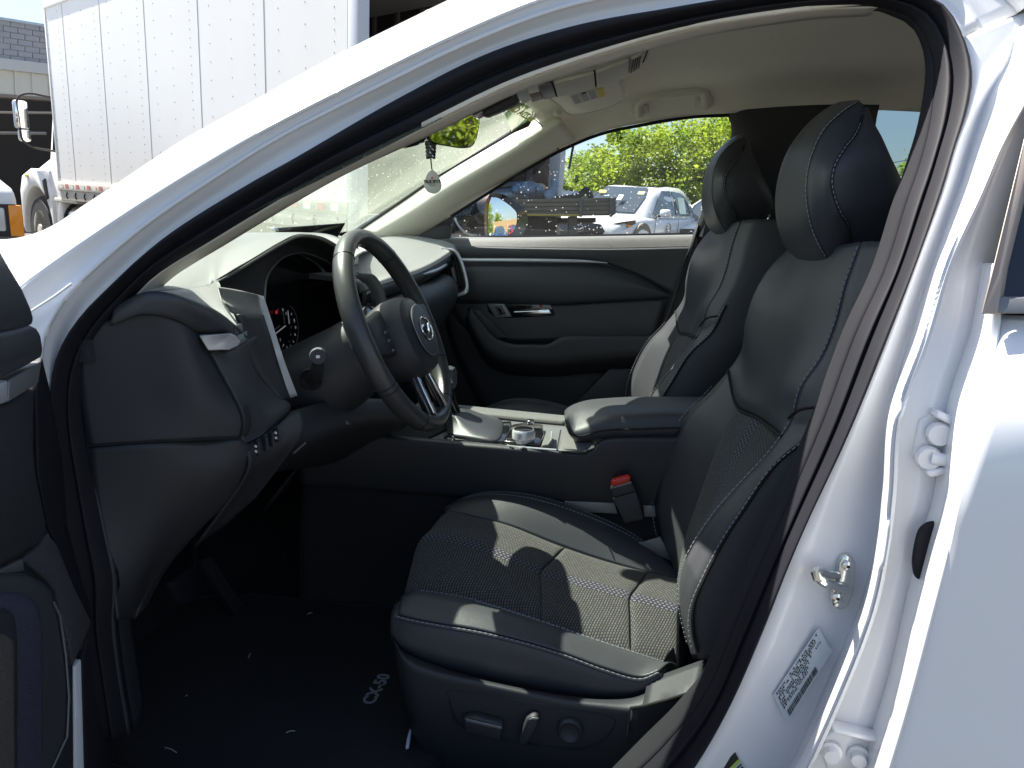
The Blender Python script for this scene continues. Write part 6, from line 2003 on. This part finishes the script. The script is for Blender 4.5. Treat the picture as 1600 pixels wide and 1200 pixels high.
# decals, window sheet and hang tags
MB().prism([V((-.62, .775, 1.10)), V((-.58, .70, 1.44)), V((-.95, .70, 1.44)), V((-1.02, .775, 1.10))], V((0, .09, 0))).build('window_sheet', mat('pale_green_sheet', (.62, .78, .70), .6), suv, False)
MB().tube([V((.15 + .13 * math.cos(a), .938, .78 + .10 * math.sin(a))) for a in [6.28318 * k / 24 for k in range(25)]], .008, 6).build('door_logo', M['greytrim'], suv)
MB().tube([V((.27, .938, .80)), V((.19, .938, .76)), V((.15, .938, .74)), V((.11, .938, .76)), V((.03, .938, .80))], .008, 6).build('door_logo_wing', M['greytrim'], suv)
MB().tube([V((.58 + .11 * math.cos(a), .938, .48 + .09 * math.sin(a))) for a in [6.28318 * k / 20 for k in range(21)]], .012, 6).build('door_logo', M['black'], suv)
x = .40
for wv in (.12, .07, .09, .05):
    MB().box((x - wv / 2, .936, .44), (wv, .006, .10)).build('door_decal', M['black'], suv, False); x -= wv + .025
for k in range(9):
    MB().box((x - .02, .936, .425), (.032, .006, .06)).build('door_decal', M['black'], suv, False); x -= .05
MB().box((.86, .12, 1.36), (.01, .10, .16), Matrix.Rotation(-.9, 3, 'Y')).build('hang_tag', M['paper'], suv, False)
MB().box((.60, -.40, 1.47), (.01, .16, .08), Matrix.Rotation(-.9, 3, 'Y')).build('window_sticker', M['yellow'], suv, False)
MB().box((.56, .44, 1.47), (.01, .14, .09), Matrix.Rotation(-.9, 3, 'Y')).build('window_sticker', mat('lime_sticker', (.6, .65, .2), .6), suv, False)
p2 = lot(1118, 19.0)
make_car((p2.x, p2.y), hS, WP, 'white car whose roof shows just behind the white crossover beside the headrest')
p3 = lot(872, 20.5)
make_car((p3.x, p3.y), hS, NV, 'dark blue car standing behind the flatbed with only its roof and glass showing')
rdir = V((.91, .413, 0)); tdir = V((-.413, .91, 0))
base_ = V((-.0, 1.0, 0)) + rdir * 9.5
for k, (pt, lb) in enumerate(((WP, 'white car reflected in the door mirror, nearest the glass edge'), (BL, 'blue car reflected in the middle of the door mirror'), (RD, 'red car reflected in the door mirror beside the blue one'))):
    q = base_ + tdir * (k - 1.1) * 2.5
    make_car((q.x, q.y), (-.97, -.22), pt, lb)
# board fence behind them
fq = base_ + rdir * 6
fnc = thing('board_fence', (fq.x, fq.y), tdir, 'tan board fence standing behind the row of parked cars', 'fence')
FB = mat('fence_board', (.42, .27, .12), .8, 0, ('noise', 30, .3), .25, 4)
bme = None
for k in range(90):
    if bme is None:
        o = MB().box((0, 0, 1.25), (.145, .025, 2.5)).build('board', FB, fnc, False)
        bme = o.data
        o.location.x = -2.2
    else:
        o = bpy.data.objects.new('board', bme); COL.objects.link(o); o.parent = fnc
        o.location = (-2.2 + k * .15, .006 * (k % 2), 0)

# ---------------------------------------------------------------- flatbed truck seen through the passenger window
FD = 6.0
f0 = lot(880, FD); fb = thing('flatbed_truck', (f0.x, f0.y), RTH, 'dark flatbed truck with slatted side rail and a load of wrapped pipes', 'truck')
FI = fb.matrix_world.inverted()
fnn = -FWH


def fq_(px, py, o=0.0): return FI @ (ip(px, py, f0, fnn) - fnn * o)
def fdir(d): return FI.to_3x3() @ (FWH * d)
BEDM = mat('weathered_rail', (.13, .115, .085), .7, 0, ('noise', 40, .4), .35, 5)
STEELB = mat('painted_steel', (.10, .095, .09), .6, 0, None, .3, 4)
BLUEP = mat('blue_wrap', (.13, .21, .31), .35, 0, ('noise', 9, 1.0), .45, 6)
GREYP = mat('grey_pipe', (.32, .37, .42), .4, .2, None, .15, 4)
for k in range(4):
    y0, y1 = 311.5 + k * 6.6, 316.6 + k * 6.6
    MB().prism([fq_(700, y0 + 1.5), fq_(964, y0 - 3), fq_(962, y1 - 1.6), fq_(700, y1 + 1.5)], fdir(.05)).build('rail_slat', BEDM, fb, True, 35, .004)
MB().prism([fq_(700, 312, .06), fq_(963, 308, .06), fq_(961, 336, .06), fq_(700, 340, .06)], fdir(.05)).build('rail_backing', TM['under'], fb, False)
MB().prism([fq_(690, 313, .1), fq_(950, 310, .1), fq_(950, 318, .1), fq_(690, 321, .1)], fdir(2.0)).build('deck', mat('deck_boards', (.22, .24, .26), .7, 0, None, .2, 5), fb, False)
for x in (700, 790, 905, 952):
    MB().prism([fq_(x, 309, -.015), fq_(x + 5, 309, -.015), fq_(x + 5, 339, -.015), fq_(x, 339, -.015)], fdir(.02)).build('rail_stake', STEELB, fb, True, 35, .004)
MB().tube([fq_(800, 335.5, -.02), fq_(905, 336.5, -.02)], .010, 6).build('yellow_stripe', mat('dull_yellow', (.40, .30, .06), .6), fb)
MB().prism([fq_(800, 339, .2), fq_(872, 338, .2), fq_(872, 395, .2), fq_(800, 395, .2)], fdir(.8)).build('tool_box', TM['under'], fb, True, 35, .02)
MB().prism([fq_(890, 337, .1), fq_(904, 337, .1), fq_(903, 400, .1), fq_(890, 400, .1)], fdir(.12)).build('stabiliser_leg', STEELB, fb, True, 35, .008)
MB().prism([fq_(660, 340, .4), fq_(940, 338, .4), fq_(940, 346, .4), fq_(660, 349, .4)], fdir(.9)).build('chassis_beam', TM['under'], fb, False)
wm = [fq_(760, 400, .5)]
MB().lathe([(.28, -.14), (.47, -.13), (.5, -.08), (.5, .08), (.47, .13), (.28, .14)], fq_(740, 395, .6), fdir(1), 32).build('wheel', TM['tyre'], fb)
# load on the bed: pipes, wraps and a mast; each lies loose on the deck
def load(name, mb, m_, label, cat, group=None, smooth=True, bev=0.0):
    o = mb.build(name, m_, None, smooth, 35, bev)
    return tag(o, label, cat, group)
def wf(px, py, o=0.0): return ip(px, py, f0, fnn) - fnn * o
load('wrapped_pipe', MB().tube([wf(745, 303, .3), wf(826, 300, .25)], .040, 18), GREYP, 'grey plastic wrapped pipe lying at the front of the flatbed load', 'pipe')
load('wrapped_pipe', MB().tube([wf(740, 296, .5), wf(846, 291, .45)], .038, 18), BLUEP, 'blue plastic wrapped pipe behind the grey one on the flatbed', 'pipe')
load('wrapped_pipe', MB().tube([wf(740, 286, .9), wf(838, 282, .8)], .055, 18), BLUEP, 'thick blue roll lying highest at the back of the flatbed load', 'roll')
for k, (x0, y0, x1, y1, rr_, mm, lb) in enumerate(((752, 291, 806, 286, .022, 'x', 'thin dark steel tube laid across the rolls on the flatbed'), (815, 305, 848, 301, .03, 'x', 'short dark steel tube at the tarpaulin end of the flatbed load'), (760, 309, 812, 307, .020, 'g', 'thin grey tube lying lowest along the flatbed rail'))):
    load('steel_tube', MB().tube([wf(x0, y0, .2 + .1 * k), wf(x1, y1, .25 + .1 * k)], rr_, 12), STEELB if mm == 'x' else GREYP, lb, 'tube')
load('crumpled_sheet', MB().tube(catmull([wf(800, 297, .15), wf(812, 292, .2), wf(826, 296, .15), wf(838, 291, .2), wf(850, 297, .15)], 20), [.01, .03, .04, .035, .045, .03, .04, .05, .035, .04, .03, .045, .035, .04, .05, .03, .04, .03, .03, .01], 9), BLUEP, 'crumpled blue plastic sheet stuffed between the pipes on the flatbed', 'plastic sheet')
load('crate_board', MB().box(wf(846, 282, .7), (.10, .3, .035), None, .004), mat('raw_wood', (.40, .28, .16), .8), 'raw wooden board end resting on the blue roll', 'board')
load('blue_tarp', MB().tube(catmull([wf(866, 280, .1), wf(868, 288, .06), wf(866, 296, .05), wf(861, 303, .04), wf(854, 308, .05)], 16), [.020, .026, .03, .028, .03, .034, .03, .034, .04, .042, .038, .044, .05, .054, .05, .04], 10), BLUEP, 'crumpled light blue tarpaulin bundle hanging over the rail of the flatbed', 'tarpaulin')
load('black_hose', MB().tube(catmull([wf(862, 308, .3), wf(885, 307, .3), wf(905, 304, .3), wf(917, 297, .3), (wf(921, 292, .3)), wf(926, 297, .3), wf(930, 303, .35)], 30), .026, 10), TM['tyre'], 'thick black hose curving along the rear of the flatbed', 'hose')

# ---------------------------------------------------------------- trees, pole
def leaf_mat():
    m = bpy.data.materials.new('leaf')
    m.use_nodes = True
    t, N, K = nodes_of(m)
    b = N['Principled BSDF']
    b.inputs['Roughness'].default_value = .55
    tc = N.new('ShaderNodeTexCoord')
    n = N.new('ShaderNodeTexNoise'); n.inputs['Scale'].default_value = 1.1; n.inputs['Detail'].default_value = 4
    K.new(tc.outputs['Object'], n.inputs['Vector'])
    cr = N.new('ShaderNodeValToRGB')
    cr.color_ramp.elements[0].position = .34; cr.color_ramp.elements[0].color = (.11, .20, .025, 1)
    cr.color_ramp.elements[1].position = .66; cr.color_ramp.elements[1].color = (.42, .50, .05, 1)
    K.new(n.outputs[0], cr.inputs[0])
    K.new(cr.outputs[0], b.inputs['Base Color'])
    tl = N.new('ShaderNodeBsdfTranslucent'); K.new(cr.outputs[0], tl.inputs[0])
    mx = N.new('ShaderNodeMixShader'); mx.inputs[0].default_value = .58
    K.new(b.outputs[0], mx.inputs[1]); K.new(tl.outputs[0], mx.inputs[2]); K.new(mx.outputs[0], N['Material Output'].inputs[0])
    return m


LEAF = leaf_mat()
BARK = mat('bark', (.10, .08, .06), .9, 0, ('noise', 20, .6), .3, 5)


def crown_mesh(seed, n, hgt, rad, clumps, leaf=.085):
    r = random.Random(seed)
    cl = []
    while len(cl) < clumps:
        x, y, z = r.uniform(-1, 1), r.uniform(-1, 1), r.uniform(-1, 1)
        d = x * x + y * y + z * z
        if d > 1 or d < .18: continue
        cl.append((V((x * rad, y * rad, hgt * (.52 + z * .47))), r.uniform(.16, .36) * rad))
    vs, fs = [], []
    for i in range(n):
        c, s = cl[r.randrange(clumps)]
        p = c + V((r.gauss(0, s * .55), r.gauss(0, s * .55), r.gauss(0, s * .50)))
        if p.z < .05: p.z = r.uniform(.05, .5)
        a = V((r.gauss(0, 1), r.gauss(0, 1), r.gauss(0, .6))).normalized()
        b = a.cross(V((r.gauss(0, 1), r.gauss(0, 1), r.gauss(0, 1)))).normalized()
        l = leaf * r.uniform(.6, 1.4)
        k = len(vs)
        vs += [p - a * l, p + b * l * .45, p + a * l, p - b * l * .45]
        fs.append((k, k + 1, k + 2, k + 3))
    me = bpy.data.meshes.new('crown')
    me.from_pydata([tuple(v) for v in vs], [], fs)
    me.materials.append(LEAF)
    return me


def trunk_mesh(seed, hgt, rad):
    r = random.Random(seed)
    mb = MB()
    mb.tube(catmull([V((0, 0, 0)), V((r.uniform(-.1, .1), r.uniform(-.1, .1), hgt * .4)), V((r.uniform(-.2, .2), r.uniform(-.2, .2), hgt * .85))], 10), [.16, .15, .14, .13, .12, .10, .09, .07, .05, .03], 8)
    for k in range(7):
        z = hgt * r.uniform(.2, .6); a = r.uniform(0, 6.28)
        d = V((math.cos(a) * rad * .75, math.sin(a) * rad * .75, hgt * r.uniform(.15, .3)))
        mb.tube(catmull([V((0, 0, z)), V((0, 0, z)) + d * .5 + V((0, 0, -.1)), V((0, 0, z)) + d], 7), [.06, .05, .045, .04, .03, .02, .012], 6)
    o = mb.build('trunk_source', BARK, None)
    me = o.data
    bpy.data.objects.remove(o)
    return me


kinds = [(crown_mesh(11, 15000, 5.0, 2.1, 42), trunk_mesh(4, 5.0, 2.1)), (crown_mesh(23, 12000, 4.2, 1.7, 34), trunk_mesh(8, 4.2, 1.7)), (crown_mesh(37, 16000, 5.6, 2.6, 50), trunk_mesh(9, 5.6, 2.6))]
TREES = [(880, 24.5, 1, .56, 'small bright tree left of the others, just right of the utility pole'), (928, 26, 0, .60, 'yellow green tree behind the dark blue car'), (985, 24, 1, .94, 'low tree with loose twigs above the white crossover windscreen'), (1045, 26.5, 2, .82, 'tallest dense tree above the white crossover roof'), (1105, 24, 0, .86, 'bright bushy tree beside the passenger headrest'), (1165, 26, 2, .80, 'tree hidden mostly by the passenger headrest'),
         (1422, 30, 1, .95, 'round green tree low in the rear side window')]
for px, d, k, s, lb in TREES:
    q = lot(px, d)
    t = tag(empty('tree', q, (0, 0, random.uniform(0, 6.28))), lb, 'tree', 'trees along the far edge of the lot')
    t.scale = (s, s, s)
    for nm, me in (('crown', kinds[k][0]), ('trunk', kinds[k][1])):
        o = bpy.data.objects.new(nm, me); COL.objects.link(o); o.parent = t
for i, (x, y, s) in enumerate(((19, 4.0, 1.2), (21, 8.5, 1.15), (20, 0.5, 1.25))):
    t = tag(empty('tree', (x, y, G(x, y)), (0, 0, i * 1.7)), ('tree standing behind the car, seen only in the rear view mirror', 'tree beyond the board fence', 'tree far behind the rear bumper, out of direct view', 'tree beyond the end of the board fence')[i], 'tree', 'trees behind the car')
    t.scale = (s, s, s)
    for nm, me in (('crown', kinds[i % 3][0]), ('trunk', kinds[i % 3][1])):
        o = bpy.data.objects.new(nm, me); COL.objects.link(o); o.parent = t


def pole(px, d, h_, label, wires):
    q = lot(px, d)
    t = tag(empty('utility_pole', q), label, 'pole')
    MB().tube([V((0, 0, 0)), V((0, 0, h_))], .12, 10).build('post', BARK, t)
    MB().box((0, 0, h_ - .5), (1.6, .1, .12)).build('cross_arm', BARK, t)
    for k, x in enumerate((-.7, 0, .7)):
        MB().lathe([(.05, 0), (.06, .08), (.03, .16), (0, .17)], V((x, 0, h_ - .44)), (0, 0, 1), 10).build('insulator', M['greytrim'], t)
    for a, b in wires:
        MB().tube(catmull([V(a), V(a).lerp(V(b), .5) + V((0, 0, -.4)), V(b)], 14), .016, 5).build('wire', M['black'], t)
    return t


pole(870, 27, 4.2, 'dark utility pole standing at the left end of the tree row', ())
pole(1424, 38, 5.0, 'thin utility pole with wires in the rear side window', (((0, 0, 4.6), (-14, 3, 3.4)), ((0, 0, 4.1), (-14, 3, 2.6)), ((0, 0, 4.6), (14, -2, 5.5))))
hs = lot(1410, 33)
ht = thing('house', (hs.x, hs.y), (1, .1), 'low grey roofed house under the trees in the rear side window', 'house')
MB().box((0, 0, 1.0), (4, 3, 2.0)).build('wall', mat('house_wall', (.5, .48, .44), .8), ht, False)
MB().prism([V((-2.3, -1.8, 2.0)), V((2.3, -1.8, 2.0)), V((1.6, 0, 2.9)), V((-1.6, 0, 2.9))], V((0, .1, .0))).build('roof', mat('roof_grey', (.2, .19, .18), .8), ht, False)
for x in (-1.0, 1.0):
    MB().box((x, -1.52, 1.1), (.7, .06, .8)).build('window', M['dark_glass'], ht, False)
